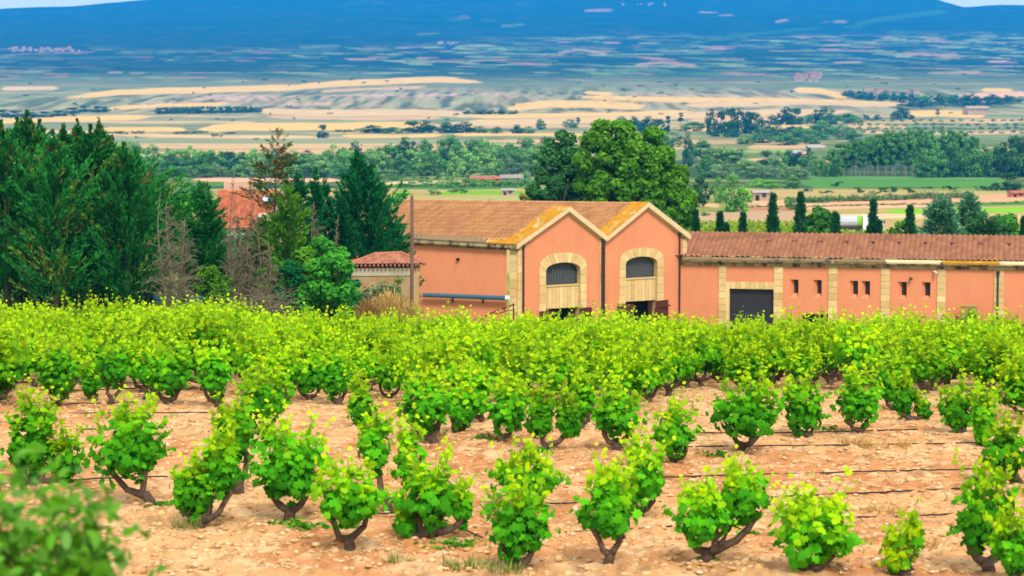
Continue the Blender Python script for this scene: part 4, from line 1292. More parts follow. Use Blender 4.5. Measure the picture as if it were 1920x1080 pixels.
# cornice in lengths, with raised joints over the pilasters
ends = [WH(1280, 490)[0]] + pil + [LEN]
for k in range(len(ends) - 1):
    a0, a1 = W_(ends[k] + .005, zt), W_(ends[k + 1] - .005, zt)
    c = MB(); c.prism([a0 - WN * .1, a0 + WN * .12, a0 + WN * .16 + UP * .14, a0 + WN * .42 + UP * .30, a0 + WN * .42 + UP * .36, a0 - WN * .1 + UP * .36], a1 - a0)
    cc = c.build('cornice', CORNICE, wg)
    t = MB(); t.prism([a0 + WN * .45 + UP * .36, a0 + WN * .45 + UP * .47, a0 + WN * .28 + UP * .60, a0 - WN * .2 + UP * .60, a0 - WN * .2 + UP * .36], a1 - a0)
    t.build('gutter_stone', (COPING if k in (4, 6) else GUTTER) if k != 5 else LICHEN, cc)
for s in pil[:-1]:
    b_ = MB(); b_.para(W_(s - .08, zt + .30, .44), WD * .16, UP * .20, WN * .04); b_.build('cornice_joint', CORNICE, wg)
# roof
r0 = W_(-3, zt + .50, .18)
zr = (WH(1400, 438.2)[1])
hd = 5.2
pa = at(1400, 438.3, (Q0 + WD * WH(1400, 480)[0])[1] + hd * .9744)
v = V3(0, 0, 0) - WN * (hd + .18) + UP * (pa[2] - zt - .50)
lb = np.linalg.norm(v)
tiled(wg, r0, WD, v / lb, LEN + 3, lb, lin(190, 134, 100, .74), lin(148, 98, 72, .64), 9, lin(120, 80, 60, .5), 0.36, 0.54, 0.14)
b_ = MB(); p = r0 + v; b_.prism([p - UP * .02, p - WN * 5 - UP * 1.4, p - WN * 5 - UP * 1.5, p - UP * .12], WD * (LEN + 3)); b_.build('back_slope', mat('tile_brown', lin(165, 100, 74, .6), .9, .2, 3), wg)
rd = MB()
for k in range(int((LEN + 3) / .45)):
    q = p + WD * k * .45; rd.tube([q, q + WD * .47], [.10, .085], 7)
rd.build('ridge_cap', mat('ridge_brown', lin(186, 120, 86, .6), .9, .15, 3), wg)
for k_, px_ in enumerate((1431, 1480, 1529, 1579, 1630, 1681, 1732, 1783, 1836, 1890)):
    s = WH(px_, 480)[0]; e = MB(); q_ = r0 + v * .62 + WD * (s + 3); nn = np.cross(WD, v / lb); nn = nn if nn[2] > 0 else -nn
    e.prism([q_ - WD * .22 + nn * .05, q_ + WD * .22 + nn * .05, q_ + WD * .12 + nn * .26, q_ - WD * .12 + nn * .26], v / lb * .55); e.build('vent_tile', mat('tile_brown', 0), wg)
    e = MB(); e.para(q_ - WD * .13 + nn * .08 - v / lb * .01, WD * .26, nn * .12, v / lb * .02); e.build('vent_mouth', DARK, wg)
s, z = WH(1871.5, 512)
d = MB(); q = W_(s, z, .16); d.tube([q, V3(q[0], q[1], WGZ)], .06, 8); d.tube([q + UP * .15, q + UP * .05, q - UP * .2], [.12, .12, .07], 8); d.build('downpipe', PIPE, wg)
s, z = WH(1708, 522); q = W_(s, z)
d = MB(); d.para(q - WD * .05, WD * .1, UP * .1, WN * .12); d.tube([q + WN * .12 + UP * .05, q + WN * .25 + UP * .02, q + WN * .28 - UP * .08], [.07, .11, .13], 8); d.build('wall_lamp', PIPE, wg)
s, z = WH(1750, 508.5); q = W_(s, z)
d = MB(); d.tube([q + WN * .02, q + WN * .30 + WD * .14 - UP * .03, q + WN * .5 + WD * .24 - UP * .06], [.05, .09, .06], 8); d.build('wall_lamp', WHITE, wg)
# brick pier and low dark wall in front of the wing's end
q = W_(WH(1816, 590)[0], WGZ, 1.0)
bp = thing('brick_pier', q, 'squat yellow brick pier in front of the pink wall beside a shrub', 'pier')
e = MB(); zp = at(1815, 576.5, q[1])[2]
for k in range(16):
    z0 = zp - .09 - k * .16
    for j in range(3): e.para(q * V3(1, 1, 0) + WD * (-.52 + j * .35 + (k % 2) * .02) + UP * z0, WD * .335, UP * .145, -WN * .4)
e.build('brick_shaft', mat('yellow_brick', lin(214, 172, 100, .6), .9, .25, 6), bp)
e = MB(); e.para(q * V3(1, 1, 0) - WD * .58 + UP * (zp + .06) + WN * .05, WD * 1.16, UP * .07, -WN * .5); e.build('cap', mat('yellow_brick'  , 0), bp)
q0 = W_(WH(1755, 600)[0], 0, 1.6); 
lw = thing('stone_wall', V3(q0[0] + 4, q0[1], WGZ), 'low dark dry stone wall in front of the wing at the field edge', 'wall')
e = MB(); rr = random.Random(8); zw = at(1850, 603.5, q0[1])[2]
for k in range(30):
    for j in range(5):
        e.para(q0 + WD * (k * .34 + rr.uniform(-.05, .05)) + UP * (zw - .2 - j * .22 + rr.uniform(-.03, .03)), WD * rr.uniform(.26, .36), UP * rr.uniform(.16, .22), -WN * .3)
e.build('stone', mat('dark_stone', (.10, .085, .07), .95, .4, 3), lw)

# --- tile roofed hut beside the winery --------------------------------
hy = 128.0
hb = at(720, 500, hy)
hg = gz(hb[0], hb[1]) - .3
hut = thing('tool_hut', (hb[0], hb[1], hg), 'small cream hut with a hipped roof of old patchy red tiles', 'hut')
A = at(650, 498, hy - .2); B_ = at(797, 497.5, hy + .2); A[2] = B_[2] = (A[2] + B_[2]) / 2
R0, R1 = at(706, 478, hy + 2.1), at(752, 476.5, hy + 2.1)
ex = (B_ - A); WL = np.linalg.norm(ex); ex /= WL; hn = V3(ex[1], -ex[0], 0)
w = MB(); dp = 4.0
zb = A[2] - .16
w.para(A * V3(1, 1, 0) + ex * .32 - hn * .3 + UP * hg, ex * (WL - .64), UP * (zb - hg), -hn * dp)
w.build('wall', mat('hut_plaster', lin(214, 186, 144, .55), .95, .12, 1.2, dirt=lin(200, 150, 90, .6), dscale=.8, dlo=.45, dhi=.6), hut)
w = MB(); w.para(A * V3(1, 1, 0) + ex * .30 - hn * .28 + UP * (zb - .45), ex * (WL - .60), UP * .45, hn * .03); w.build('eave_band', mat('hut_band', lin(222, 206, 180, .6), .95, .12, 2), hut)
w = MB(); q = A * V3(1, 1, 0) + ex * (WL - .36) - hn * .27; w.para(q + UP * hg, -ex * .38, UP * (zb - hg), hn * .04); w.build('corner_pier', mat('hut_brick', lin(222, 176, 116, .6), .9, .2, 5), hut)
old0, old1 = lin(226, 156, 126, .74), lin(146, 80, 60, .52)
v = (R0 + R1) / 2 - (A + B_) / 2; v = v - ex * np.dot(v, ex); lb = np.linalg.norm(v); vb = v / lb
# front plane as a trapezium of tiles: columns cut at the hips
ob = tiled(hut, A, ex, vb, WL, lb, old0, old1, 31, lin(110, 100, 60, .5), .24, .38, .07)
me = ob.data
co = np.empty(len(me.vertices) * 3, np.float32); me.vertices.foreach_get('co', co); co = co.reshape(-1, 3).astype(float) + np.array(hut.location)
rel = co - A; aa = rel @ ex; tb = np.clip(rel @ vb / lb, 0, 1)
l0, l1 = np.dot(R0 - A, ex), np.dot(R1 - A, ex)
a2 = np.clip(aa, tb * l0, WL + tb * (l1 - WL)); co = co + (a2 - aa)[:, None] * ex - np.array(hut.location)
me.vertices.foreach_set('co', co.astype(np.float32).ravel()); me.update()
w = MB(); A2, B2 = A - hn * dp, B_ - hn * dp
for poly in ([A2, A, R0], [B_, B2, R1], [B2, A2, R0, R1]): w.poly([p_ + UP * .02 for p_ in poly])
w.build('back_slope', mat('old_tile', lin(180, 92, 66, .55), .95, .3, 3), hut)
w = MB()
for p_, q_ in ((A, R0), (B_, R1), (R0, R1)): w.tube([p_ + UP * .06, q_ + UP * .09], .10, 7)
w.build('ridge_cap', mat('old_ridge', lin(206, 130, 96, .6), .95, .25, 3), hut)
w = MB()
for k in range(int(WL / .24)): w.tube([A + ex * (k * .24 + .12) + hn * .06 - UP * .01, A + ex * (k * .24 + .12) - hn * .2 + UP * .05], .075, 6)
w.build('eave_tile', mat('old_ridge', 0), hut)

# wooden pole
pb = at(772, 590, 125.0); pt = at(772.5, 368, 125.0)
pg = gz(pb[0], 125.0) - .3
pole = thing('utility_pole', (pb[0], 125.0, pg), 'weathered brown wooden pole rising in front of the tiled hut', 'pole')
e = MB(); e.tube([V3(pb[0], 125, pg), V3(pt[0], 125, pt[2])], [.11, .09], 10); e.build('shaft', mat('pole_wood', (.16, .095, .065), .95, .35, 2, stretch=(4, 4, .3)), pole)
e = MB(); e.tube([V3(pt[0], 125, pt[2] - .05), V3(pt[0], 125, pt[2] + .12)], [.07, .05], 8); e.build('insulator', mat('old_ridge', 0), pole)

# --- red roofed house among the trees ---------------------------------
def gable_house(name, px, py_eave, py_ridge, px0, px1, Y, label, roofc, wallc, base=None, cat='house', win=0, rows=1, tiles=False, depth=5.0, group=None, yaw=0.0, door=False):
    a, b = at(px0, py_eave, Y), at(px1, py_eave, Y)
    xm = (a[0] + b[0]) / 2
    g = gz(xm, Y) - .4 if base is None else at(px, base, Y)[2]
    t = thing(name, (xm, Y, g), label, cat, group)
    wid = b[0] - a[0]; ze = a[2]
    zr_ = at(px, py_ridge, Y + depth / 2)[2]
    ca_, sa_ = math.cos(yaw), math.sin(yaw)
    ex, ey = V3(ca_, sa_, 0), V3(-sa_, ca_, 0)
    o = V3(xm, Y, 0) - ex * wid / 2
    ins = min(.25, wid * .04)
    m = MB(); m.para(o + ex * ins + ey * ins + UP * g, ex * (wid - 2 * ins), UP * (ze - g), ey * (depth - 2 * ins))
    for sd in (ins, wid - ins):
        m.poly([o + ex * sd + ey * ins + UP * ze, o + ex * sd + ey * (depth - ins) + UP * ze, o + ex * sd + ey * depth / 2 + UP * (zr_ - .05)])
    wl_ = m.build('wall', wallc, t)
    for k in range(win):
        s = wid * (k + .7) / (win + .4); hz = ze - g
        for r_ in range(rows):
            wz = g + hz * ((r_ + .55) / rows)
            f = MB(); f.para(o + ex * s + ey * (ins - .05) + UP * wz, ex * min(.9, wid / win * .4), UP * min(1.1, hz / rows * .42), -ey * .04)
            f.build('window', FRAME, t)
    if door:
        f = MB(); f.para(o + ex * wid * .16 + ey * (ins - .05) + UP * g, ex * min(1.6, wid * .2), UP * (ze - g) * .75, -ey * .04); f.build('door', DARK, t)
    if tiles:
        v = ey * depth / 2 + UP * (zr_ - ze); lb = np.linalg.norm(v)
        tiled(t, o + UP * ze - v / lb * .3, ex, v / lb, wid, lb + .3, roofc[0], roofc[1], 77, None, .26, .42, .07)
        v2 = -ey * depth / 2 + UP * (zr_ - ze)
        m = MB(); m.poly([o + ey * depth + UP * ze, o + ex * wid + ey * depth + UP * ze, o + ex * wid + ey * depth / 2 + UP * zr_, o + ey * depth / 2 + UP * zr_]); m.build('back_slope', mat('old_tile', 0), t)
    else:
        m = MB()
        for sg in (0, 1):
            e_ = o + ey * (depth * sg) + UP * ze; r_ = o + ey * depth / 2 + UP * zr_
            d_ = (e_ - r_) * .08
            m.prism([e_ + d_, r_, r_ + UP * .12, e_ + d_ + UP * .12], ex * wid)
        m.build('roof', roofc, t)
    return t
hs = gable_house('farm_house', 455, 425, 357, 398, 512, 205, 'house with orange red tiled roof half hidden behind bare trees', (lin(238, 150, 108, .66), lin(184, 86, 56, .55)), mat('house_wall', lin(232, 214, 196, .62), .9, .1), win=3, tiles=True, depth=9.0)
m = MB(); q = at(455, 358, 209.5); 
q2 = at(420, 356, 210.5)
m.para(q2, V3(6.0, 0, 0) * .45, UP * .75, V3(0, 2.4, 0)); m.build('upper_storey', mat('pink_render', lin(240, 190, 160, .62), .9, .1), hs)
m = MB(); q = at(492, 378, 207.3); m.para(q, V3(.9, 0, .0), V3(0, .55, .42), V3(0, -.04, .06)); m.build('skylight', mat('roof_glass', (.35, .42, .5), .15, .05), hs)
m = MB(); q = at(484, 405, 203.5); m.para(q + UP * -.9, V3(1.1, 0, 0), V3(0, 1.2, 0), UP * 1.1); m.build('dormer', mat('house_wall', 0), hs)

RT = mat('far_roof_red', lin(205, 120, 90, .6), .9, .2, .5); PW = mat('far_wall_pale', lin(226, 200, 170, .5), .9, .1, .3); ORW = mat('far_wall_orange', lin(226, 140, 100, .65), .9, .1, .3); GRW = mat('far_wall_grey', lin(195, 178, 165, .5), .9, .1, .3); WHR = mat('far_roof_pale', lin(215, 205, 195, .5), .9, .1, .3)
gable_house('farm_shed', 790, 384, 376.5, 765, 812, 330, 'low orange house with dark eaves peeping over the winery roof', RT, ORW, depth=6, win=2)
gable_house('farm_building', 910, 335, 330, 881, 939, 760, 'low orange walled farm building below the river wood', RT, ORW, depth=10, win=4)
gable_house('farm_building', 955, 334, 328, 937, 981, 760, 'grey pink farm building adjoining the orange one below the river wood', GRW, GRW, depth=10, win=2)
gable_house('field_hut', 953, 357, 354, 940, 966, 545, 'tiny white flat hut by the green field above the winery ridge', WHR, PW, depth=4, win=1, door=True)
gable_house('field_hut', 1428, 361.5, 358, 1411, 1447, 480, 'white open fronted shed at the end of the ploughed field', WHR, PW, depth=5, win=1, door=True)
gable_house('field_hut', 1905, 362, 358, 1896, 1925, 520, 'small orange hut at the end of the green strip', RT, ORW, depth=5, win=1, door=True)
gable_house('farm_shed', 1492, 287, 281.5, 1478, 1506, 1230, 'white roofed farm shed half hidden in valley trees', WHR, PW, depth=14, win=2)
gable_house('farm_shed', 1510, 289, 284, 1503, 1517, 1200, 'small pink shed next to the white roofed one', PW, ORW, depth=10, win=1)
gable_house('farm_shed', 1531, 277, 271.5, 1515, 1545, 1360, 'low grey shed with pale roof before the poplar grove', WHR, GRW, depth=12, win=2)
gable_house('warehouse', 1835, 203, 199, 1815, 1856, 2350, 'long pale pink warehouse on the far plain', PW, PW, depth=30, win=3)
#gable_house('warehouse', 1710, 180, 174, 1700, 1722, 2700, 'white shed beside the dark tree line on the far plain', WHR, PW, depth=20, win=2)
# ------------------------------------------------------------------ trees about the winery
C_LEY = (V3(.004, .034, .016), V3(.034, .260, .034))
C_CED = (V3(.005, .050, .024), V3(.022, .250, .048))
C_YEL = (V3(.022, .110, .010), V3(.130, .340, .018))
C_CYP = (V3(.008, .055, .022), V3(.030, .170, .045))
C_BLU = (V3(.035, .140, .075), V3(.170, .430, .220))
C_BRI = (V3(.012, .120, .014), V3(.095, .440, .035))
C_PLA = (V3(.008, .090, .012), V3(.150, .400, .016))
C_DRK = (V3(.014, .070, .026), V3(.070, .230, .055))

def spot(px, Y):
    x = (px - 960) / F * (Y * cT + 10 * sT)
    return V3(x, Y, gz(x, Y))
def height_to(px, py, Y, p):
    return at(px, py, Y)[2] - p[2]

# the hedge of tall dark conifers at the left edge
LEY = [(-62,236,112),(-18,228,118),(8,228,110),(38,222,121),(57,208,113),(80,226,122),(104,246,109),(124,234,116),(150,226,122),(174,236,111),(190,226,118),(214,256,123),(236,270,110),(258,286,117)]
LEYLAB = ['cut by the frame edge', 'second from the frame edge', 'with a blunt tip near the frame edge', 'with twin tips left of the tallest spire', 'with the tallest slender spire', 'with a broad tip just past the tallest spire',
          'short and in front, in the dip between two spires', 'with a bent single tip mid hedge', 'with a pointed spire mid hedge', 'leaning forward below the paired spires', 'with the last high spire of the hedge', 'stepping down behind the last high spire', 'low and olive tinted near the hedge end', 'lowest and outermost at the hedge end by the bare tree']
LEY += [(-40,262,126),(28,268,128),(70,270,128),(114,272,127),(142,262,126),(182,272,127),(205,290,125),(272,318,119),(232,300,125)]
LEYLAB += ['low behind the frame edge', 'low behind the twin tips', 'low behind the tallest spire', 'half hidden in the dip between two spires', 'low behind the bent single tip', 'low behind the paired spires', 'half hidden after the last high spire', 'smallest, at the very end of the hedge', 'half hidden behind the olive tinted one']
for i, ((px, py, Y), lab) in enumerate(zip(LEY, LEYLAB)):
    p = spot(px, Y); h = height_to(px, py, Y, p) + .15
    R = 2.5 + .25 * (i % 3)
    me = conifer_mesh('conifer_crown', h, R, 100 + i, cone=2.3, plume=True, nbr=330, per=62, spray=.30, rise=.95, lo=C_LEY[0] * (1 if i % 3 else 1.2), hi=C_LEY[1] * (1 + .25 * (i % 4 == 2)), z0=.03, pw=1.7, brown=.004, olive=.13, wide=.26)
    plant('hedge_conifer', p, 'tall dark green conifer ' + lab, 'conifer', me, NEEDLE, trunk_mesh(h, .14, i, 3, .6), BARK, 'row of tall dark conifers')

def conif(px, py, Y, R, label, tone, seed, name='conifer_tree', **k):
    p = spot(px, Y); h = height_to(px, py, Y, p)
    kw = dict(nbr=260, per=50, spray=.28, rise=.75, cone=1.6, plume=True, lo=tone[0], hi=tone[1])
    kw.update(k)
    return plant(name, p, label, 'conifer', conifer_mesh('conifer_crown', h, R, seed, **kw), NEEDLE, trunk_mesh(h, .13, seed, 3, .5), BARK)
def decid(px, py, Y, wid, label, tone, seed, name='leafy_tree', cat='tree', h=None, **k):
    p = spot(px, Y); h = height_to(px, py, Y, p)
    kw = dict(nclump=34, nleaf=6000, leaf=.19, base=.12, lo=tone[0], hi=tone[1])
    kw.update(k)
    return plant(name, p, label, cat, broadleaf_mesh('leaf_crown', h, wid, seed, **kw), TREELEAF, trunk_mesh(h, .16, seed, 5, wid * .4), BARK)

conif(386, 345, 113, 1.45, 'mid green conifer with a thin top between the bare tree and the dead stems', C_LEY, 201, hi=C_LEY[1] * 1.35, pw=.6, nbr=260)
decid(334, 352, 131, 3.4, 'bright green leafy tree peeping out behind the grey bare tree', C_BRI, 202)
decid(300, 372, 127, 2.6, 'small light green tree tucked behind the end of the conifer hedge', C_BRI, 203)
conif(519, 243, 140, 2.3, 'sparse half brown conifer with a tufted top, highest above the house', C_YEL, 204, nbr=120, per=34, brown=.40, rise=.35, z0=.30, pw=.6, cone=2.2, spray=.34, lo=V3(.02, .06, .015), hi=V3(.09, .15, .03))
conif(540, 352, 119, 1.55, 'yellow green conifer in front of the half brown one', C_YEL, 205, pw=.55, brown=.03)
conif(497, 405, 121, 1.2, 'small yellowish conifer beside the dead stems', C_YEL, 206, brown=.10, nbr=180)
conif(560, 322, 137, 1.6, 'deep green conifer close behind the yellow green one', C_CED, 207)
conif(593, 315, 139, .95, 'slim deep green conifer with a sharp tip by the big cedar', C_CED, 208, pw=.7)
conif(611, 333, 141, .9, 'small pointed conifer nearest the big cedar', C_CED, 209, pw=.7)
conif(640, 372, 139, 1.5, 'low dark conifer filling the gap beside the big cedar', C_CED, 210)
conif(690, 280, 141, 2.75, 'large dark green cedar with ragged upswept tips beside the wooden pole', C_CED, 211, nbr=420, per=90, rise=.85, pw=1.3, spray=.32, z0=.04, cone=2.5, lean=-.7)
conif(738, 392, 143, 1.9, 'dark conifer shoulder between the big cedar and the wooden pole', C_CED, 212, nbr=200)
decid(613, 428, 112, 2.7, 'round bright green leafy tree at the edge of the vines', C_BRI, 213, nleaf=9000, leaf=.14, base=.02, nclump=46)
decid(575, 455, 116, 2.4, 'yellow green leafy tree behind the round bright green one', C_YEL, 214, base=.02, leaf=.2)
decid(455, 470, 123, 2.6, 'yellowish bush of thin leaves among the dead stems', (V3(.06, .09, .02), V3(.30, .26, .05)), 215, name='thin_bush', cat='bush', base=.0, nleaf=3000, leaf=.10)
decid(520, 470, 116, 2.0, 'yellow green undergrowth bush below the yellow green conifer', C_YEL, 219, name='thin_bush', cat='bush', base=.0, nleaf=6000, leaf=.10)
decid(395, 490, 111, 1.8, 'low green bush in front of the mid green conifer', C_YEL, 220, name='thin_bush', cat='bush', base=.0, nleaf=5000, leaf=.10)
decid(548, 480, 114, 1.8, 'dark green bush between the yellow green conifer and the round bright tree', C_CED, 221, name='thin_bush', cat='bush', base=.0, nleaf=5000, leaf=.10)
decid(470, 425, 126, 2.6, 'dark green bush behind the wide brown tangle of twigs', C_LEY, 222, name='thin_bush', cat='bush', base=.0, nleaf=5000, leaf=.12)
decid(415, 455, 120, 2.0, 'dull green bush beside the mid green conifer', C_YEL, 216, name='thin_bush', cat='bush', base=.0, nleaf=5000, leaf=.10)
decid(700, 505, 122, 2.2, 'grey green shrub against the cream wall of the hut', (V3(.05, .11, .05), V3(.18, .28, .12)), 217, name='hut_shrub', cat='shrub', base=.0, nleaf=2600, leaf=.13)
decid(655, 505, 121, 1.6, 'deep green low tree between the round bright tree and the hut', C_CED, 218, base=.0, leaf=.18)

def bare(px, py, Y, R, label, seed, name='bare_tree', **k):
    p = spot(px, Y); h = height_to(px, py, Y, p)
    w, b = bare_mesh(h, R, seed, **k)
    t = thing(name, p, label, 'bare tree')
    link('trunk', npmesh('trunk', np.array(w.v), w.f, None, True), DEADWOOD, t)
    link('bare_crown', npmesh('bare_crown', np.array(b.v), b.f), DEADWOOD, t)
bare(318, 378, 106, 1.35, 'grey leafless tree with drooping twigs at the end of the conifer hedge', 301, nbr=110, up=.5, twig=8, z0=.08)
bare(303, 360, 107, .5, 'thin dead sapling rising beside the grey leafless tree', 302, nbr=26, up=1.2)
bare(438, 318, 122, .8, 'tallest thin dead stem in front of the red roofed house', 303, nbr=60, up=.5, twig=5)
bare(471, 334, 121, .8, 'second dead stem standing before the right half of the red roof', 304, nbr=60, up=.5, twig=5)
bare(420, 385, 119, .9, 'short dead tree with a haze of twigs at the left of the red roof', 305, nbr=70, up=.8, twig=7)
bare(448, 400, 116, 1.1, 'broad tangle of dead twigs below the red roof', 306, nbr=90, up=.7, twig=8)
bare(487, 400, 118, .8, 'dead stem leaning beside the yellow green conifer', 307, nbr=46, up=.7, twig=6)
bare(590, 378, 124, 1.5, 'pale leafless tree with forked tips above the round bright tree', 308, nbr=50, up=1.6, twig=6, z0=.4)
bare(632, 402, 125, .9, 'small pale leafless tree between the round bright tree and the cedar', 309, nbr=36, up=1.7, twig=5, z0=.4)
bare(345, 410, 107, 1.2, 'low grey tangle of dead twigs just past the grey leafless tree', 310, nbr=110, up=.7, twig=8, z0=.05)
bare(462, 430, 113, 1.3, 'wide brown tangle of dead twigs above the heap of dry branches', 311, nbr=130, up=.8, twig=8, z0=.05)
bare(505, 450, 110, 1.1, 'low dead tree of fine twigs beside the heap of dry branches', 312, nbr=110, up=.8, twig=8, z0=.05)
bare(430, 440, 112, 1.0, 'fine twigged dead shrub under the short dead tree', 313, nbr=100, up=.9, twig=8, z0=.05)
# heap of dry branches
p = spot(480, 104)
hp = thing('brush_heap', p, 'grey brown heap of dry branches lying at the edge of the vines', 'brush heap')
b = MB(); rr = random.Random(3)
for k in range(170):
    x = rr.uniform(-1.35, 1.25); a = rr.uniform(-.9, .9); L = rr.uniform(.6, 1.6)
    z = rr.uniform(0, 1.25) * (1 - (x / 1.5) ** 2)
    o = p + V3(x, rr.uniform(-.4, .4), z + .1); d = V3(math.cos(a) * (1 if rr.random() < .7 else -1), rr.uniform(-.3, .3), math.sin(a) * .7 + .25)
    b.tube([o, o + d * L * .5 + UP * .12, o + d * L - UP * .12], [.022, .015, .006], 4, cap=False)
b.build('dry_branch_tangle', DEADWOOD, hp)

# straw coloured bush and its neighbours before the hut
def tuft(name, px, py_top, Y, wid, label, cat, lo, hi, seed, n=2600, blade=.42, matx=None, spread=.75):
    rng = np.random.default_rng(seed)
    p = spot(px, Y); h = height_to(px, py_top, Y, p)
    t = thing(name, p, label, cat)
    a = rng.random(n) * 6.28; r = np.sqrt(rng.random(n))
    base = np.stack([np.cos(a) * r * wid / 2, np.sin(a) * r * wid / 2.5, h * (1 - r * r) ** .7 * rng.random(n) ** .7 * .8], -1)
    ax = np.stack([np.cos(a) * r * spread, np.sin(a) * r * spread, np.ones(n)], -1) + rng.normal(size=(n, 3)) * .4
    v, f, c = scatter(SPRAY, base, rng.normal(size=(n, 3)) + V3(0, -.5, .2), ax, blade * (.5 + rng.random(n)), tones(n, lo, hi, rng), rng, (1, .10))
    v[:, 2] = np.maximum(v[:, 2], 0)
    link('leaf_blades', npmesh('leaf_blades', v, f, c), TREELEAF, t)
    return t
STRAW = (lin(190, 150, 80, .62), lin(246, 214, 140, .8))
tuft('dry_bush', 728, 522, 119, 4.0, 'straw coloured dry bush in front of the hut and pole', 'dry bush', *STRAW, 401, 7500, .40)
tuft('dry_bush', 775, 548, 118, 2.2, 'low straw bush ending against the pink wall', 'dry bush', lin(176, 150, 70, .6), lin(236, 206, 120, .75), 402, 2800, .36)
tuft('dry_bush', 690, 535, 117, 2.2, 'browner dry bush beside the deep green low tree', 'dry bush', lin(160, 120, 64, .55), lin(226, 184, 110, .7), 403, 2800, .36)
decid(738, 500, 123, 1.4, 'small green shrub in front of the hut wall by the pole', (V3(.05, .13, .03), V3(.2, .32, .08)), 404, name='hut_shrub', cat='shrub', base=.0, nleaf=1500, leaf=.12)
decid(1826, 580, 150.2, 1.6, 'fresh green shrub growing before the yellow brick pier', (V3(.05, .16, .02), V3(.22, .38, .05)), 405, name='wall_shrub', cat='shrub', base=.0, nleaf=2200, leaf=.13)
decid(1795, 597, 149.0, 1.2, 'low shrub at the foot of the wing beside the dark stone wall', (V3(.05, .16, .02), V3(.16, .30, .05)), 406, name='wall_shrub', cat='shrub', base=.0, nleaf=900, leaf=.12)
# blue pool cover glimpsed under the hedge
p = spot(305, 126)
pc = thing('pool_cover', p, 'low blue cover sheet glimpsed behind the trunks of the conifer hedge', 'cover')
b = MB(); n = 24
q0, q1 = at(212, 556, 126), at(408, 560, 126)
for k in range(n):
    t0, t1 = k / n, (k + 1) / n
    w0, w1 = .10 * math.sin(k * 1.7), .10 * math.sin((k + 1) * 1.7)
    a0, a1 = q0 + (q1 - q0) * t0, q0 + (q1 - q0) * t1
    b.prism([V3(a0[0], 126, a0[2] - 1.2), V3(a1[0], 126, a1[2] - 1.2), V3(a1[0], 126, a1[2] + w1), V3(a0[0], 126, a0[2] + w0)], V3(0, 1.8, 0))
b.build('cover_sheet', mat('blue_sheet', lin(60, 120, 160, .6), .5, .2, 2), pc)

# --- behind the winery --------------------------------------------------
p = spot(1195, 198); h = height_to(1150, 220, 198, p)
def big_tree(px, Y, label, clumps, tone, seed, leaf, per, name, base_leaf=QUAD):
    """clumps given as (px, py, radius px) of the crown's masses"""
    rng = np.random.default_rng(seed)
    p = spot(px, Y); k = F / (Y * cT + 12 * sT); P = []
    for (cx, cy, r) in clumps:
        q = at(cx, cy, Y); rad = r / k * 1.04
        for sub in range(15):
            d = rng.normal(size=3); d /= np.linalg.norm(d); d[1] *= .9
            c = q + d * rad * .72 - p; r2 = rad * (.26 + .20 * rng.random()); tt0 = rng.random()
            pt, dd = shell(per, c, r2 * V3(1, 1, .85), rng, .55)
            nr = dd * .8 + UP * .45 + rng.normal(size=dd.shape) * .45
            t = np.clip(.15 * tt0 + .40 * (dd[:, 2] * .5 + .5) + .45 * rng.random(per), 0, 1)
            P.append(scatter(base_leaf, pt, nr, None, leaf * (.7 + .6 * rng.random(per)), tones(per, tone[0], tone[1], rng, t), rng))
    v, f, c = join(P); v[:, 2] = np.maximum(v[:, 2], .3)
    hh = max(q_ for q_ in v[:, 2])
    w = v[:, 0].max() - v[:, 0].min()
    return plant(name, p, label, 'tree', npmesh('leaf_crown', v, f, c), TREELEAF, trunk_mesh(hh * .9, .45, seed, 8, w * .3, .2), BARK)
big_tree(1175, 194, 'huge round topped bright green plane tree behind the gables', [(1150,262,46),(1195,275,50),(1120,290,44),(1228,315,50),(1175,300,50),(1240,385,50),(1275,385,34),(1180,360,55),(1270,350,24),(1160,320,50),(1200,345,48),(1245,350,40),(1262,390,36),(1215,400,46),(1160,385,44),(1115,340,36),(1275,430,26),(1270,330,20),(1245,290,18),(1285,400,20),(1120,400,36)], C_PLA, 501, .27, 230, 'plane_tree')
big_tree(1050, 201, 'dark dull green tree leaning against the huge plane tree', [(1050,275,34),(1075,300,34),(1035,310,34),(1060,345,40),(1020,350,30),(1090,360,34),(1040,385,40),(1085,400,36),(1010,390,26),(1000,370,16)], C_DRK, 502, .24, 170, 'dark_tree')
decid(985, 342, 186, 1.6, 'thin brownish sapling at the foot of the dark tree', (V3(.06, .09, .02), V3(.2, .2, .05)), 503, nleaf=700, leaf=.2, base=.3)

CYP = [(1304,398,188,.75,'smallest cypress, nearest the plane tree'),(1350,402,190,.85,'short cypress with a double tip'),(1393,403,190,.72,'short slim cypress behind the garage bay'),(1449,367,189,1.05,'tall cypress standing before the bare strip'),(1501,364,189,1.12,'tallest cypress, touching the bright leafy tree'),
       (1567,402,187,.95,'short wide cypress in front of the white lorry'),(1637,378,189,.95,'cypress with a split tip covering the lorry cab'),(1706,389,188,.95,'single cypress between the lorry and the blue cedars'),(1920,410,188,.8,'cypress cut by the frame edge')]
for i, (px, py, Y, R, lab) in enumerate(CYP):
    p = spot(px, Y); h = height_to(px, py, Y, p)
    me = conifer_mesh('cypress_crown', h, R * 1.15, 520 + i, nbr=420, per=20, spray=.34, rise=1.9, lo=C_CYP[0], hi=C_CYP[1], z0=.02, pw=1.0, wide=.34, extra_tops=2 if i in (1, 6) else 0)
    plant('cypress_tree', p, lab, 'cypress', me, NEEDLE, trunk_mesh(h, .10, i, 2, .2), BARK, 'row of cypresses behind the wing roof')
conif(1780, 372, 205, .8, 'narrow cypress tip between the two blue cedars', C_CYP, 531, name='cypress_tree', pw=.6)
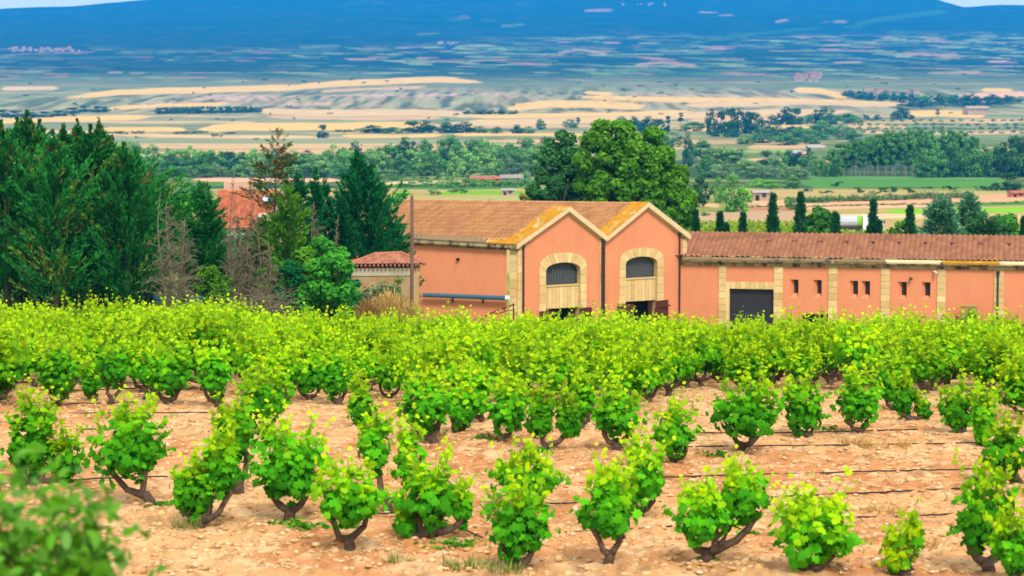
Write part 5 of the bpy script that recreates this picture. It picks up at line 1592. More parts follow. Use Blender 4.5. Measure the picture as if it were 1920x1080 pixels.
conif(1764, 366, 196, 2.6, 'loose blue green cedar with a tall feathery top', C_BLU, 532, nbr=300, per=26, rise=.25, pw=.75, spray=.5, z0=.25)
conif(1818, 362, 199, 2.6, 'loose blue green cedar beyond, with bare gaps below its top', C_BLU, 533, nbr=270, per=26, rise=.2, pw=.8, spray=.5, z0=.25)
conif(1850, 408, 192, 3.1, 'low spreading dark cedar at the foot of the blue cedars', C_DRK, 534, nbr=300, per=26, rise=.15, pw=.5, spray=.5, z0=.35)
decid(1536, 378, 215, 3.4, 'bright green leafy tree between the tallest cypress and the lorry', C_BRI, 535, base=.3, nleaf=3600, leaf=.3, lo=V3(.02, .11, .012), hi=V3(.10, .30, .04))
decid(1886, 393, 205, 2.7, 'bright green bush tree beyond the blue cedars', C_BRI, 536, base=.3, nleaf=3000, leaf=.28, lo=V3(.02, .12, .01), hi=V3(.09, .33, .03))
decid(1715, 410, 206, 1.6, 'small green bush by the single cypress', C_BRI, 537, name='field_bush', cat='bush', base=.2, nleaf=900, leaf=.25, lo=V3(.03, .12, .01), hi=V3(.10, .28, .03))
decid(1690, 406, 240, 2.2, 'round green bush behind the lorry cab', C_BRI, 538, name='field_bush', cat='bush', base=.2, nleaf=900, leaf=.28, lo=V3(.03, .12, .01), hi=V3(.10, .28, .03))

# rows of low vines behind the wing
rng = np.random.default_rng(9); n = 26000
y = 262 + 58 * rng.random(n); y = np.round(y / 2.4) * 2.4 + rng.normal(size=n) * .35
x = (0.065 + 0.20 * rng.random(n)) * y
_kp = (y < 288) | (x / y < .128); x, y = x[_kp], y[_kp]; n = len(x)
z = ground(x, y) + 1.2 * rng.random(n) ** .8
v, f, c = scatter(QUAD, np.stack([x, y, z], -1), rng.normal(size=(n, 3)) * .5 + UP * .6 + V3(0, -.4, 0), None, .26 * (.6 + .8 * rng.random(n)), tones(n, V3(.06, .17, .01), V3(.30, .40, .02), rng), rng)
tag(link('low_vine_foliage', npmesh('low_vine_foliage', v, f, c), TREELEAF), 'rows of low vines growing behind the long wing', kind='stuff')

# --- lorry --------------------------------------------------------------
TY = 296.0
ta, tb = at(1530, 428, TY), at(1657, 428, TY)
tg = gz((ta[0] + tb[0]) / 2, TY)
lz = at(1590, 404.5, TY)[2]
tr = thing('lorry', ((ta[0] + tb[0]) / 2, TY, tg), 'white lorry with a silver tank body and lime green end panel behind the cypresses', 'lorry')
TXS = lambda px: at(px, 420, TY)[0]
ly = TY - 1.2
zb = tg + 1.1
m = MB(); n = 16; zc, rr_ = (zb + lz) / 2, (lz - zb) / 2
ring = lambda x: [V3(x, TY + 1.15 * math.copysign(abs(math.cos(t)) ** .7, math.cos(t)), zc + rr_ * math.copysign(abs(math.sin(t)) ** .7, math.sin(t))) for t in np.linspace(0, 2 * math.pi, n, endpoint=False)]
m.prism(ring(TXS(1528)), V3(TXS(1605) - TXS(1528), 0, 0)); m.build('tank', mat('tank_silver', (.42, .45, .50), .45, .06, metal=.3), tr)
m = MB(); m.prism([q * V3(0, 1, 1) * 1 + V3(TXS(1605), 0, 0) for q in ring(0)], V3(TXS(1614) - TXS(1605), 0, 0)); m.build('end_panel', mat('lime_panel', lin(140, 200, 20, .7), .5, .05), tr)
c = MB(); x0, x1 = TXS(1615.5), TXS(1655)
c.prism([V3(x0, ly, tg + .55), V3(x1, ly, tg + .55), V3(x1, ly, tg + 1.5), V3(x1 - .25, ly, lz - .65), V3(x1 - .75, ly, lz + .02), V3(x0, ly, lz + .05)], V3(0, 2.3, 0)); cb = c.build('cab', WHITE, tr)
m = MB(); m.para(V3(x1 - 1.25, ly - .02, tg + 1.6), V3(.95, 0, 0), UP * (lz - tg - 2.25), V3(0, .03, 0)); m.build('side_window', FRAME, cb)
m = MB(); m.para(V3(x1 + .02, ly + .1, tg + 1.55), V3(-.24, 0, lz - tg - 2.2), V3(0, 2.1, 0), V3(.03, 0, 0)); m.build('windscreen', FRAME, cb)
m = MB(); m.para(V3(x1 - .05, ly - .22, tg + 1.6), V3(.12, 0, 0), UP * .5, V3(0, .2, 0)); m.build('mirror', FRAME, cb)
m = MB(); m.para(V3(TXS(1530), ly + .3, tg + .75), V3(TXS(1650) - TXS(1530), 0, 0), UP * .3, V3(0, 1.7, 0)); m.build('chassis', PIPE, tr)
for px in (1540, 1552, 1608, 1645):
    w = MB(); w.tube([V3(TXS(px), ly + .02, tg + .48), V3(TXS(px), ly + .32, tg + .48)], .48, 14); wl_ = w.build('wheel', mat('tyre', (.02, .02, .02), .9, .1), tr)
    w = MB(); w.tube([V3(TXS(px), ly, tg + .48), V3(TXS(px), ly + .1, tg + .48)], .24, 10); w.build('rim', LOUVRE, wl_)

# ------------------------------------------------------------------ trees of the valley
def protos(n, H, wid, tone, seed, **k):
    out = []
    for i in range(n):
        kw = dict(nclump=26, nleaf=1500, leaf=H * .045, base=-.30, lo=tone[0], hi=tone[1]); kw.update(k)
        out.append((broadleaf_mesh('valley_crown', H, wid, seed + i, **kw), npmesh('trunk', *(lambda b: (np.array(b.v), b.f))(trunk_mesh(H, H * .016, seed + i, 4, wid * .35, n=6)))))
    return out
T_PALE = (V3(.060, .180, .040), V3(.310, .580, .130)); T_MID = (V3(.028, .115, .028), V3(.160, .400, .080)); T_DARK = (V3(.012, .060, .028), V3(.060, .180, .055)); T_LIGHT = (V3(.08, .28, .03), V3(.28, .66, .08)); T_GREY = (V3(.07, .16, .07), V3(.26, .40, .16))
VP = {
 'pale': protos(3, 14, 9, T_PALE, 600), 'mid': protos(4, 14, 10, T_MID, 610), 'dark': protos(3, 14, 10, T_DARK, 620), 'light': protos(2, 12, 9, T_LIGHT, 630),
 'grey': protos(2, 10, 8, T_GREY, 640), 'poplar': protos(4, 17, 6.0, (T_MID[0], T_MID[1] * .95), 650, base=.20, nclump=22), 'col': protos(2, 15, 4.2, T_DARK, 660, base=.03, col_shape=True, nleaf=900),
 'bush': protos(3, 4, 5, T_MID, 670, base=.0, nleaf=420, leaf=.35, nclump=12), 'dbush': protos(2, 4, 5, T_DARK, 680, base=.0, nleaf=420, leaf=.35, nclump=12),
}
_dims = {'pale': (14, 9), 'mid': (14, 10), 'dark': (14, 10), 'light': (12, 9), 'grey': (10, 8), 'poplar': (17, 6), 'col': (15, 4.2), 'bush': (4, 5), 'dbush': (4, 5)}
NAMES = {'pale': 'valley_tree', 'mid': 'valley_tree', 'dark': 'valley_tree', 'light': 'valley_tree', 'grey': 'willow_tree', 'poplar': 'poplar_tree', 'col': 'column_tree', 'bush': 'valley_bush', 'dbush': 'valley_bush'}
CATS = {'poplar': 'poplar', 'bush': 'bush', 'dbush': 'bush'}
vr = random.Random(77)
def vtree(px, base, hpx, wpx, kind, label, group, Y=None):
    p = on_ground(px, base, 300) if Y is None else spot(px, Y)
    k = F / (p[1] * cT + (E - p[2]) * sT)
    cr, tk = vr.choice(VP[kind]); H0, W0 = _dims[kind]
    t = thing(NAMES[kind], p - UP * .1, label, CATS.get(kind, 'tree'), group, vr.random() * 6.28)
    t.scale = (wpx / k / W0, wpx / k / W0, hpx / k / H0)
    link('crown', cr, TREELEAF, t)
    if kind not in ('bush', 'dbush'):
        link('trunk', tk, PALEBARK if kind == 'poplar' else BARK, t)
    return t
def band(x0, x1, n, base, top, wid, kinds, label, group, jb=2.0, jt=8):
    for i in range(n):
        px = x0 + (x1 - x0) * (i + .5) / n + vr.uniform(-.35, .35) * (x1 - x0) / n
        b = np.interp(px, *zip(*base)) + vr.uniform(-jb, jb); t = np.interp(px, *zip(*top)) + vr.uniform(-jt, jt)
        vtree(px, b, b - t, wid * vr.uniform(.85, 1.25), vr.choice(kinds), label, group)

# the wood along the river
band(215, 480, 15, [(215, 309), (480, 306)], [(215, 262), (480, 276)], 30, ['light', 'light', 'pale'], 'light green tree on the back edge of the river wood', 'light trees at the back of the river wood')
band(480, 1030, 20, [(480, 312), (1030, 306)], [(480, 276), (640, 276), (800, 254), (1030, 256)], 38, ['mid', 'pale', 'mid', 'dark'], 'tree of the back rank of the river wood, only its top showing', 'back rank of the river wood')
band(235, 1030, 30, [(235, 322), (1030, 318)], [(235, 290), (400, 284), (560, 276), (700, 268), (1030, 262)], 40, ['mid', 'dark', 'mid', 'pale'], 'tree in the middle rank of the river wood', 'middle rank of the river wood', jt=9)
band(250, 1030, 27, [(250, 332), (1030, 331)], [(250, 304), (400, 300), (560, 300), (640, 294), (760, 282), (1030, 274)], 44, ['pale', 'mid', 'grey', 'pale', 'mid'], 'tree on the near edge of the river wood', 'near edge of the river wood', jt=10)
band(720, 1000, 12, [(720, 337), (1000, 336)], [(720, 328), (1000, 329)], 20, ['bush', 'dbush'], 'low bush along the foot of the river wood', 'bushes at the foot of the river wood', jt=2)
# round trees behind the hedge end
for px, b, h_, w_, k, lab in ((335, 378, 50, 70, 'mid', 'broad round green tree above the bright tree behind the bare tree'), (372, 380, 44, 60, 'mid', 'round green tree beside the red roofed house'), (300, 372, 30, 44, 'pale', 'small pale round tree by the hedge end'),
                           (235, 345, 50, 40, 'dark', 'dark round tree rising behind the conifer hedge'), (750, 395, 50, 50, 'light', 'light green tree showing above the pole beside the big cedar')):
    vtree(px, b, h_, w_, k, lab, None)
for i, (px, b, h_, w_) in enumerate(((845, 346, 9, 46), (885, 346, 10, 40), (918, 346, 9, 44), (950, 346, 10, 40), (985, 347, 12, 40), (770, 350, 8, 60), (800, 349, 10, 50), (840, 352, 10, 50), (875, 351, 11, 46), (905, 350, 11, 50), (940, 350, 10, 44), (965, 351, 12, 44), (920, 385, 9, 30), (875, 386, 5, 30), (860, 362, 8, 40), (815, 366, 10, 30))):
    vtree(px, b, h_ + 3, w_, 'bush', 'low green bush in the strips above the winery roof', 'bushes above the winery roof')
# isolated trees of the terraces
vtree(605, 259, 29, 22, 'dark', 'lone dark tree in the stubble above the river wood', None)
for i, (px, b, h_, w_, k) in enumerate(((700, 249, 16, 60, 'dark'), (735, 250, 15, 40, 'mid'), (775, 249, 25, 44, 'dark'), (800, 249, 26, 36, 'dark'), (835, 249, 22, 50, 'dark'), (868, 249, 23, 50, 'dark'), (900, 249, 14, 40, 'mid'), (930, 250, 14, 26, 'mid'), (968, 250, 18, 30, 'dark'), (990, 250, 14, 28, 'mid'), (1015, 243, 22, 22, 'mid'), (1070, 240, 18, 30, 'mid'), (1084, 233, 16, 9, 'col'), (1073, 236, 12, 9, 'col'))):
    vtree(px, b, h_, w_, k, 'dark tree in the broken line along the gold field above the river wood', 'tree line above the river wood')
for px, h_, w_ in ((876, 8, 20), (893, 8, 16), (906, 9, 20), (922, 9, 18), (940, 10, 18), (958, 6, 14), (967, 9, 10)):
    vtree(px, 214, h_, w_, 'dark', 'small dark tree in the short row on the stubble terrace', 'short row on the stubble terrace')
for px, b, h_, w_ in ((5, 219, 16, 34), (30, 220, 15, 36), (58, 221, 13, 36), (85, 220, 13, 32), (110, 218, 13, 32), (135, 213, 13, 30), (160, 210, 14, 30), (185, 211, 14, 30), (198, 210, 12, 20)):
    vtree(px, b, h_, w_, 'dark', 'dark tree in the curving belt at the far left of the terraces', 'curving dark tree belt')
band(294, 488, 34, [(294, 214), (380, 213), (488, 211)], [(294, 200), (380, 198), (470, 198), (488, 201)], 11, ['dark'], 'dark tree of the square cut plantation on the stubble', 'square cut plantation', jb=.4, jt=.8)
for px, b, h_, w_ in ((230, 252, 7, 30), (258, 251, 7, 26), (215, 251, 6, 24), (345, 251, 6, 40), (375, 250, 6, 30), (400, 257, 7, 10), (415, 257, 5, 8), (407, 256, 6, 10), (255, 259, 5, 8), (430, 251, 4, 30), (640, 248, 6, 30), (655, 247, 5, 20), (520, 248, 4, 30), (480, 262, 4, 14)):
    vtree(px, b, h_, w_, 'dbush', 'dark shrub scattered on the gold terraces', 'shrubs on the gold terraces')

# right side of the valley
R = [
 (1212,255,40,40,'dark'),(1232,256,38,34,'dark'),(1252,257,46,12,'col'),(1242,257,34,12,'col'),(1225,285,46,60,'mid'),(1262,275,30,40,'mid'),(1276,232,24,12,'col'),(1190,240,24,30,'dark'),(1165,236,20,30,'dark'),
 (1290,312,70,24,'dark'),(1315,300,42,46,'mid'),(1345,312,42,52,'pale'),(1375,312,38,52,'pale'),(1330,332,44,50,'mid'),(1355,334,36,50,'grey'),(1400,330,34,50,'pale'),(1390,296,20,9,'col'),
 (1333,250,50,22,'dark'),(1352,250,48,28,'dark'),(1370,250,54,34,'dark'),(1390,250,52,36,'dark'),(1408,250,46,34,'dark'),(1422,250,40,28,'dark'),(1338,256,24,24,'dark'),(1371,257,34,36,'dark'),(1300,246,20,50,'mid'),
 (1448,234,20,36,'dark'),(1475,234,37,34,'dark'),(1492,234,36,32,'dark'),(1483,248,26,26,'dark'),(1520,232,22,34,'mid'),(1542,232,34,38,'dark'),(1560,233,30,40,'mid'),(1585,232,22,44,'mid'),(1605,230,14,34,'grey'),
 (1440,256,24,40,'mid'),(1460,262,30,40,'dark'),(1500,266,36,44,'mid'),(1520,270,28,40,'mid'),(1545,262,40,50,'mid'),(1430,268,22,50,'mid'),(1475,272,24,60,'mid'),(1400,270,18,40,'mid'),(1580,262,34,40,'grey'),(1600,268,30,36,'mid'),
 (1437,312,34,32,'dark'),(1460,318,38,34,'mid'),(1482,306,28,34,'mid'),(1497,312,30,30,'dark'),(1440,332,24,44,'grey'),(1468,334,32,26,'pale'),(1500,334,30,36,'grey'),(1516,302,32,9,'col'),(1483,312,24,30,'dark'),(1504,314,24,26,'mid'),(1522,306,24,26,'mid'),(1420,334,30,44,'grey'),
]
RL = {'dark': 'dark tree in the clumps beyond the cypresses', 'mid': 'mid green tree in the clumps beyond the cypresses', 'pale': 'pale green tree in the clumps beyond the cypresses', 'grey': 'greyish willow beyond the cypresses', 'col': 'narrow upright tree in the clumps beyond the cypresses'}
for px, b, h_, w_, k in R:
    vtree(px, b, h_, w_, k, RL[k], 'valley clumps, ' + {'dark': 'dark', 'mid': 'mid green', 'pale': 'pale green', 'grey': 'grey willow', 'col': 'narrow upright'}[k])
band(1632, 1830, 16, [(1632, 318), (1830, 318)], [(1632, 248), (1700, 238), (1800, 240), (1830, 252)], 24, ['poplar'], 'tall poplar in the back of the grove beyond the cypresses', 'back of the poplar grove', jt=3)
band(1560, 1725, 20, [(1560, 330), (1725, 330)], [(1560, 272), (1600, 260), (1660, 246), (1725, 242)], 22, ['poplar'], 'poplar with a pale bare trunk on the near edge of the grove', 'near edge of the poplar grove', jb=.8, jt=4)
band(1528, 1580, 6, [(1528, 331), (1580, 331)], [(1528, 294), (1580, 276)], 24, ['pale', 'mid'], 'bushy tree at the low end of the poplar grove', 'low end of the poplar grove', jt=5)
band(1728, 1915, 13, [(1728, 332), (1915, 332)], [(1728, 280), (1760, 270), (1800, 264), (1860, 266), (1915, 262)], 36, ['mid', 'dark', 'mid'], 'round dark green tree in front of the poplar grove', 'round trees before the poplar grove', jt=4)
vtree(1905, 332, 88, 50, 'dark', 'highest dark tree at the frame edge beside the poplar grove', None)
vtree(1888, 357, 38, 56, 'dark', 'lone round dark tree at the corner of the green field', None)
band(1580, 1920, 26, [(1580, 182), (1660, 188), (1760, 192), (1920, 188)], [(1580, 168), (1640, 168), (1700, 172), (1760, 176), (1920, 178)], 20, ['dark', 'dark', 'mid'], 'dark tree in the long line on the far plain', 'long tree line on the far plain', jt=3)
band(1690, 1900, 18, [(1690, 200), (1900, 196)], [(1690, 190), (1900, 187)], 20, ['dark', 'dbush'], 'dark tree in the second line on the far plain', 'second tree line on the far plain', jt=2)
vtree(1758, 218, 16, 10, 'col', 'single upright dark tree in the gold field of the far plain', None)
for px, b, h_, w_ in ((1690, 222, 24, 30), (1680, 224, 18, 24), (1705, 224, 12, 20), (1625, 225, 10, 14), (1645, 225, 12, 16)):
    vtree(px, b, h_, w_, 'dark', 'dark tree by the gold field of the far plain', 'trees by the gold field')
for row, (y0, n) in enumerate(((228, 18), (236, 20), (243, 22), (250, 18))):
    for i in range(n):
        px = 1590 + (1925 - 1590) * (i + .5) / n + vr.uniform(-4, 4)
        vtree(px, y0 + vr.uniform(-1, 1), vr.uniform(4, 7), vr.uniform(10, 16), vr.choice(['bush', 'dbush']), 'small orchard bush in the rows of the far plain', 'orchard bushes on the far plain')
# nearer ground beyond the cypresses
for px, b, h_, w_, k, lab in ((1370, 397, 77, 56, 'mid', 'tall green tree standing by the ploughed field'), (1395, 397, 60, 36, 'light', 'light green tree joined to the tall one by the ploughed field'), (1312, 388, 70, 46, 'dark', 'dark tree beyond the plane tree'), (1345, 380, 52, 30, 'mid', 'slim green tree between the plane tree and the ploughed field'),
                           (1440, 354, 22, 50, 'light', 'bright green bush tree above the white shed'), (1418, 350, 20, 34, 'light', 'small bright tree beside the white shed'), (1487, 354, 28, 30, 'mid', 'darker round tree beyond the bright green bush tree'), (1483, 393, 22, 24, 'mid', 'grey green bush between the two tallest cypresses'),
                           (1322, 405, 10, 20, 'bush', 'low bush below the tall green tree')):
    vtree(px, b, h_, w_, k, lab, None)
for px, b, h_, w_ in ((1515, 360, 8, 22), (1570, 350, 12, 24), (1610, 362, 14, 22), (1655, 361, 12, 20), (1672, 362, 14, 26), (1705, 362, 13, 26), (1780, 356, 9, 30), (1840, 357, 10, 30), (1860, 358, 8, 24), (1550, 362, 6, 30), (1640, 363, 6, 24), (1740, 354, 5, 26)):
    vtree(px, b, h_, w_, 'dbush', 'dark round bush beyond the orchard row', 'bushes beyond the orchard row')
for i in range(44):
    px = 1478 + i * 8.0
    vtree(px, np.interp(px, [1478, 1820], [381, 371]) + vr.uniform(-.6, .6), vr.uniform(13, 18), 15, 'grey' if i % 3 else 'mid', 'grey green tree of the orchard row along the ploughed field', 'orchard row along the ploughed field')
for i in range(26):
    px = 1400 + i * 21
    vtree(px, np.interp(px, [1400, 1920], [389, 381]) + vr.uniform(-.6, .6), vr.uniform(4, 6), vr.uniform(22, 30), 'bush', 'low hedge bush between the ploughed field and the green strip', 'hedge bushes by the green strip')
# scattered shrubs of bluffs and foothills
for i in range(130):
    px = vr.uniform(-20, 1940); b = vr.uniform(100, 236)
    if 210 > b > 196 and 280 < px < 500: continue
    sc_ = (b - 60) / 150
    vtree(px, b, vr.uniform(2.5, 5.5) * (0.5 + .6 * sc_), vr.uniform(5, 16), vr.choice(['dbush', 'dbush', 'bush']), 'tiny dark shrub dotted over the bluffs and foothills', 'shrubs dotted over the bluffs')
# far villages
HOUSEP = []
for i in range(5):
    rr = random.Random(60 + i); m = MB(); w_, d_, h_ = rr.uniform(9, 16), rr.uniform(9, 14), rr.uniform(6, 11)
    wc, rc = lin(226, 200, 180, .5), lin(206, 130, 100, .5)
    m.para(V3(-w_ / 2, -d_ / 2, -3), V3(w_, 0, 0), V3(0, d_, 0), UP * (h_ + 3), wc)
    m.prism([V3(-w_ / 2 - .4, -d_ / 2 - .4, h_), V3(-w_ / 2 - .4, d_ / 2 + .4, h_), V3(-w_ / 2 - .4, 0, h_ + 3)], V3(w_ + .8, 0, 0), rc)
    HOUSEP.append(npmesh('village_house', np.array(m.v), m.f, np.array(m.c)))
HM = colmat('village', .9, .1, .1)
def village(pts, label, group, size=.55):
    for px, b in pts:
        p = on_ground(px, b, 2000)
        o = link('village_house', vr.choice(HOUSEP), HM, None, tuple(p)); o.rotation_euler = (0, 0, vr.uniform(-.5, .5)); k = vr.uniform(.8, 1.3) * size; o.scale = (k, k, k * .8)
        tag(o, label, 'house', group)
village([(vr.uniform(15, 150), 97 - (px_ % 3) * 2.2 + vr.uniform(-1, 1)) for px_ in range(34)], 'pink house of the far village on the slope above the curving dark belt', 'far village above the dark tree belt')
village([(1488 + vr.uniform(0, 50), 139 + vr.uniform(0, 15)) for _ in range(26)], 'pale pink house of the hill village above the gold plain', 'hill village above the gold plain')
village([(vr.uniform(1165, 1250), 8 + vr.uniform(-2, 4)) for _ in range(12)], 'tiny pale house of the highest mountain village', 'highest mountain village')
village([(vr.uniform(820, 860), 82 + vr.uniform(-1, 2)) for _ in range(6)], 'tiny white farmhouse on the blue slope', 'white farmhouses on the blue slope')
village([(vr.uniform(1620, 1720), 176 + vr.uniform(-4, 4)) for _ in range(8)], 'pale house among the long tree line on the far plain', 'houses in the long tree line')
# ------------------------------------------------------------------ things on the vineyard soil
HOSE = mat('black_hose', (.022, .018, .018), .55, .1)
def hose(pts, label, i):
    P = []
    for k in range(len(pts) - 1):
        a, b = pts[k], pts[k + 1]
        n = max(2, int(abs(b[0] - a[0]) / 14))
        for j in range(n):
            t = j / n; P.append(on_ground(a[0] + (b[0] - a[0]) * t, a[1] + (b[1] - a[1]) * t))
    P.append(on_ground(*pts[-1]))
    rr = random.Random(i); out = []
    for p in P:
        out.append(V3(p[0], p[1] + .01 * rr.random(), p[2] + .062 + .012 * rr.random()))
    m = MB(); m.tube(out, .013, 6)
    o = m.build('drip_hose', HOSE, None, True)
    tag(o, label, 'drip hose', 'black drip hoses between the vine rows')
hose([(1290, 818), (1420, 819), (1620, 815), (1720, 812)], 'black drip hose crossing behind the staked broad vine and the Y trunk vine', 1)
hose([(1285, 845), (1400, 843), (1620, 842), (1740, 839), (1850, 837)], 'black drip hose running past the foot of the staked broad vine', 2)
hose([(1240, 903), (1330, 900), (1500, 896), (1700, 890), (1850, 887)], 'longest bare black drip hose on the open soil', 3)
hose([(1440, 941), (1520, 937), (1660, 931), (1820, 923)], 'black drip hose nearest the bright yellow topped vine', 4)
hose([(1560, 980), (1690, 977), (1790, 973)], 'half buried black hose piece before the tiny yellow vine', 5)
hose([(1030, 953), (1120, 951), (1240, 949)], 'short black hose piece between the two round front vines', 6)
hose([(1060, 1007), (1180, 1002), (1260, 996)], 'black hose passing behind the holed stump', 7)
hose([(20, 722), (90, 722), (200, 723), (270, 724)], 'black drip hose behind the row under the conifers', 8)
hose([(70, 737), (170, 737), (260, 733), (360, 735)], 'black drip hose among the trunks under the conifers', 9)
hose([(130, 762), (200, 762), (260, 759)], 'short black hose piece by the ring shaped trunk', 10)
hose([(150, 781), (300, 780), (420, 780)], 'black drip hose on bare soil in front of the U shaped trunk', 11)
hose([(-10, 816), (90, 815), (180, 811)], 'black drip hose ending at the big round dark vine', 12)
hose([(-10, 917), (70, 914), (190, 905), (330, 901)], 'black drip hose behind the blurred corner shrub', 13)
hose([(690, 974), (750, 970), (800, 968), (905, 1018)], 'black hose winding under the straggly splayed vine', 14)
hose([(1170, 824), (1230, 823), (1290, 822)], 'short black hose piece behind the tuning fork trunk', 15)

# clods and stones strewn over the soil
rng = np.random.default_rng(21)
ico_v = np.array([[0, 0, 1], [.9, 0, .45], [.28, .85, .45], [-.72, .53, .45], [-.72, -.53, .45], [.28, -.85, .45], [.72, .53, -.45], [-.28, .85, -.45], [-.9, 0, -.45], [-.28, -.85, -.45], [.72, -.53, -.45], [0, 0, -1]])
ico_f = np.array([[0,1,2],[0,2,3],[0,3,4],[0,4,5],[0,5,1],[1,6,2],[2,7,3],[3,8,4],[4,9,5],[5,10,1],[6,7,2],[7,8,3],[8,9,4],[9,10,5],[10,6,1],[11,7,6],[11,8,7],[11,9,8],[11,10,9],[11,6,10]])
n = 30000
y = 26 + 30 * rng.random(n) ** 1.15; x = (rng.random(n) - .5) * 2 * (.25 * y + 1.5)
s = .012 + .036 * rng.random(n) ** 3.5 + .045 * (rng.random(n) < .008)
z = soil_h(x, y) + s * .12
v = ico_v[None] * (1 + .8 * (rng.random((n, 12, 1)) - .5)) * (s[:, None] * (1 + .7 * rng.random((n, 3)) * V3(1, 1, .2)))[:, None, :]
ang_ = rng.random(n) * 6.28; ca_, sa_ = np.cos(ang_)[:, None], np.sin(ang_)[:, None]
v = np.stack([v[..., 0] * ca_ - v[..., 1] * sa_, v[..., 0] * sa_ + v[..., 1] * ca_, v[..., 2] * .6], -1) + np.stack([x, y, z], -1)[:, None, :]
f = (ico_f[None] + (np.arange(n) * 12)[:, None, None]).reshape(-1, 3)
tt = rng.random((n, 1)); c = SOIL_A * .92 + (SOIL_C - SOIL_A * .92) * tt
c = np.where(rng.random((n, 1)) < .03, lin(238, 220, 190, .66), c)
tag(link('soil_clods', npmesh('soil_clods', v.reshape(-1, 3), f, np.repeat(c, 12, 0)), colmat('soil_clod', .95, .12, 9, .3, 30, .1)), 'pale clods and stones strewn over the vineyard soil', kind='stuff')

# cut shoots and weeds lying about
CUT = [((850, 1028), .85, 'pile of cut green shoots beside the stump of the straggly vine'), ((820, 935 + 60), .4, 'few cut leaves below the straggly splayed vine'), ((915, 827), .5, 'wilted cut shoots left of the V shaped vine'), ((1000, 852), .55, 'cut green leaves in front of the V shaped vine'),
       ((545, 990), .55, 'cut shoots at the foot of the straight trunk of the broadest dark vine'), ((580, 997), .45, 'second heap of cut leaves by the broadest dark vine'), ((308, 955), .45, 'cut leaves at the foot of the big round dark vine'), ((1345, 860), .5, 'cut shoots just left of the staked vine'), ((1545, 812), .55, 'cut shoots trailing beside the oval forked vine'),
       ((1320, 1058), .4, 'weeds at the foot of the slanting arm vine'), ((1408, 1012), .25, 'single fallen green leaf under the darker head'), ((290, 745), .4, 'tuft of cut leaves between the trunks under the conifers'), ((640, 1000), .3, 'few leaves lying behind the forked front vine')]
for i, (pp, w_, lab) in enumerate(CUT):
    rng = np.random.default_rng(800 + i); p = on_ground(*pp); n = int(70 * w_) + 8
    q = rng.normal(size=(n, 3)) * V3(w_ * .28, w_ * .16, 0); q[:, 2] = .03 + .08 * rng.random(n)
    v, f, c = scatter(VINELEAF, q, UP + rng.normal(size=(n, 3)) * .5, None, .035 + .04 * rng.random(n), tones(n, VLO * 1.3, V3(.16, .34, .03), rng), rng)
    o = link('cut_leaves', npmesh('cut_leaves', v, f, c), VINELEAFM, None, tuple(p)); tag(o, lab, 'cut shoots', 'green cut shoots lying on the soil')
DRY = [((1600, 838), .5, 'dry straw tuft right of the Y trunk vine'), ((1697, 842), .22, 'small upright straw tuft at the hose end'), ((1640, 845), .45, 'faint dry grass along the second hose'), ((1660, 970), .45, 'dry grass tuft behind the tiny yellow vine'), ((1725, 1030), .5, 'pale dry grass beside the tiny yellow vine'),
       ((880, 1070), .6, 'yellowish weed patch beside the dense globe vine'), ((940, 1078), .45, 'green weeds at the stump of the globe vine'), ((350, 995), .35, 'small dark weed at the foot of the flat leaf vine'), ((745, 1062), .22, 'tiny green weed on open soil in the front'), ((820, 822), .25, 'thin weed beside the egg shaped vine'), ((1180, 880), .3, 'weed under the leaning slim vine')]
for i, (pp, w_, lab) in enumerate(DRY):
    rng = np.random.default_rng(840 + i); p = on_ground(*pp); n = int(260 * w_)
    g = 'green' in lab or 'weed' in lab
    a = rng.random(n) * 6.28; r = np.sqrt(rng.random(n)) * w_ * .5
    q = np.stack([np.cos(a) * r, np.sin(a) * r * .6, 0 * a], -1)
    ax = np.stack([np.cos(a) * .5, np.sin(a) * .5, np.ones(n)], -1) + rng.normal(size=(n, 3)) * .35
    lo, hi = (V3(.07, .13, .02), V3(.30, .32, .08)) if g else (lin(196, 150, 84, .6), lin(236, 200, 130, .68))
    v, f, c = scatter(SPRAY, q, rng.normal(size=(n, 3)) + V3(0, -1, 0), ax, .10 + .14 * rng.random(n), tones(n, lo, hi, rng), rng, (1, .07))
    o = link('weed_tuft', npmesh('weed_tuft', v, f, c), TREELEAF, None, tuple(p)); tag(o, lab, 'weed', 'weeds and dry tufts on the soil')
# stake of the broad vine
p = on_ground(1404, 848)
m = MB(); m.para(V3(p[0] - .025, p[1] - .05, p[2] - .1), V3(.05, 0, 0), V3(0, .05, 0), V3(.03, 0, .52)); tag(m.build('wooden_stake', mat('stake_wood', lin(196, 150, 100, .6), .9, .2, 8)), 'short wooden stake propping an arm of the broad vine', 'stake')

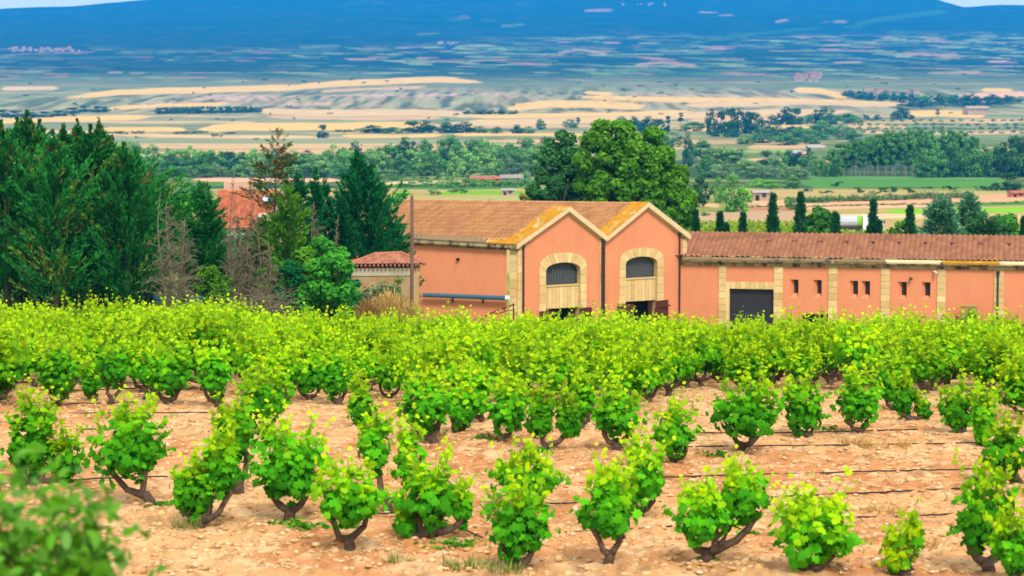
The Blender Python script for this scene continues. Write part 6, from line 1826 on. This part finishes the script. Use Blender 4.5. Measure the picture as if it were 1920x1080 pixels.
# the out of focus shrub in the near corner
rng = np.random.default_rng(31); YS = 11.0
gs = gz(-2.4, YS)
sh = thing('corner_shrub', (-2.55, YS, gs), 'small leaved green shrub out of focus in the near corner', 'shrub')
st = MB(); P = []
STEMS = [(2, 918, 0), (77, 888, 0.15), (132, 943, -0.1), (167, 1003, 0.1), (42, 998, -0.2), (102, 1023, 0.2), (-8, 1020, 0), (172, 1050, -0.1), (312, 1025, 0.1), (282, 1078, -0.1), (237, 1010, 0.15), (-58, 968, 0), (52, 1050, 0.1), (122, 1060, -0.2), (187, 938, 0), (207, 1065, 0.1), (22, 1085, 0.2)]
for k, (px, py, dy) in enumerate(STEMS):
    tip = at(px, py, YS + dy); root = V3(-2.55 + .1 * math.sin(k), YS, gs)
    mid = root * .45 + tip * .55 + V3(.12 * math.sin(k * 2), 0, .15)
    st.tube([root, mid, tip], [.014, .008, .003], 5, cap=False)
    n = 210 if px < 182 else 12
    if px in (187, 77): n = 90
    t = rng.random(n) ** .6
    c = mid + (tip - mid) * t[:, None] * 1.05 + rng.normal(size=(n, 3)) * V3(.11, .16, .10) * (1.15 - .5 * t)[:, None] * (1 if px < 182 else .45)
    P.append(scatter(OVAL, c, rng.normal(size=(n, 3)) + V3(0, -.6, .7), None, .026 + .030 * rng.random(n), tones(n, V3(.004, .045, .008), V3(.11, .34, .010), rng, np.clip((c[:, 2] - gs - 1.2) / 1.3, 0, 1) * .6 + .4 * rng.random(n)), rng))
v, f, c = join(P); v = v - np.array([-2.55, YS, gs])
link('leaf_mass', npmesh('leaf_mass', v, f, c), leafmat('shrub_leaf', .5, .35, .0), sh)
st.build('stems', mat('shrub_stem', (.12, .13, .05), .8, .2), sh)

# ------------------------------------------------------------------ the air of the valley
m = MB(); m.para(V3(-6500, -120, -60), V3(13000, 0, 0), V3(0, 11100, 0), UP * 800)
hz = m.build('haze', None)
hm = bpy.data.materials.new('haze_air'); hm.use_nodes = True
t = hm.node_tree; t.nodes.clear()
o_ = t.nodes.new('ShaderNodeOutputMaterial'); pv = t.nodes.new('ShaderNodeVolumePrincipled')
pv.inputs['Color'].default_value = (*HAZE_COLOR, 1); pv.inputs['Density'].default_value = HAZE_DENSITY
t.links.new(pv.outputs['Volume'], o_.inputs['Volume'])
hz.data.materials.append(hm)
tag(hz, 'blue summer haze over the valley', kind='stuff')
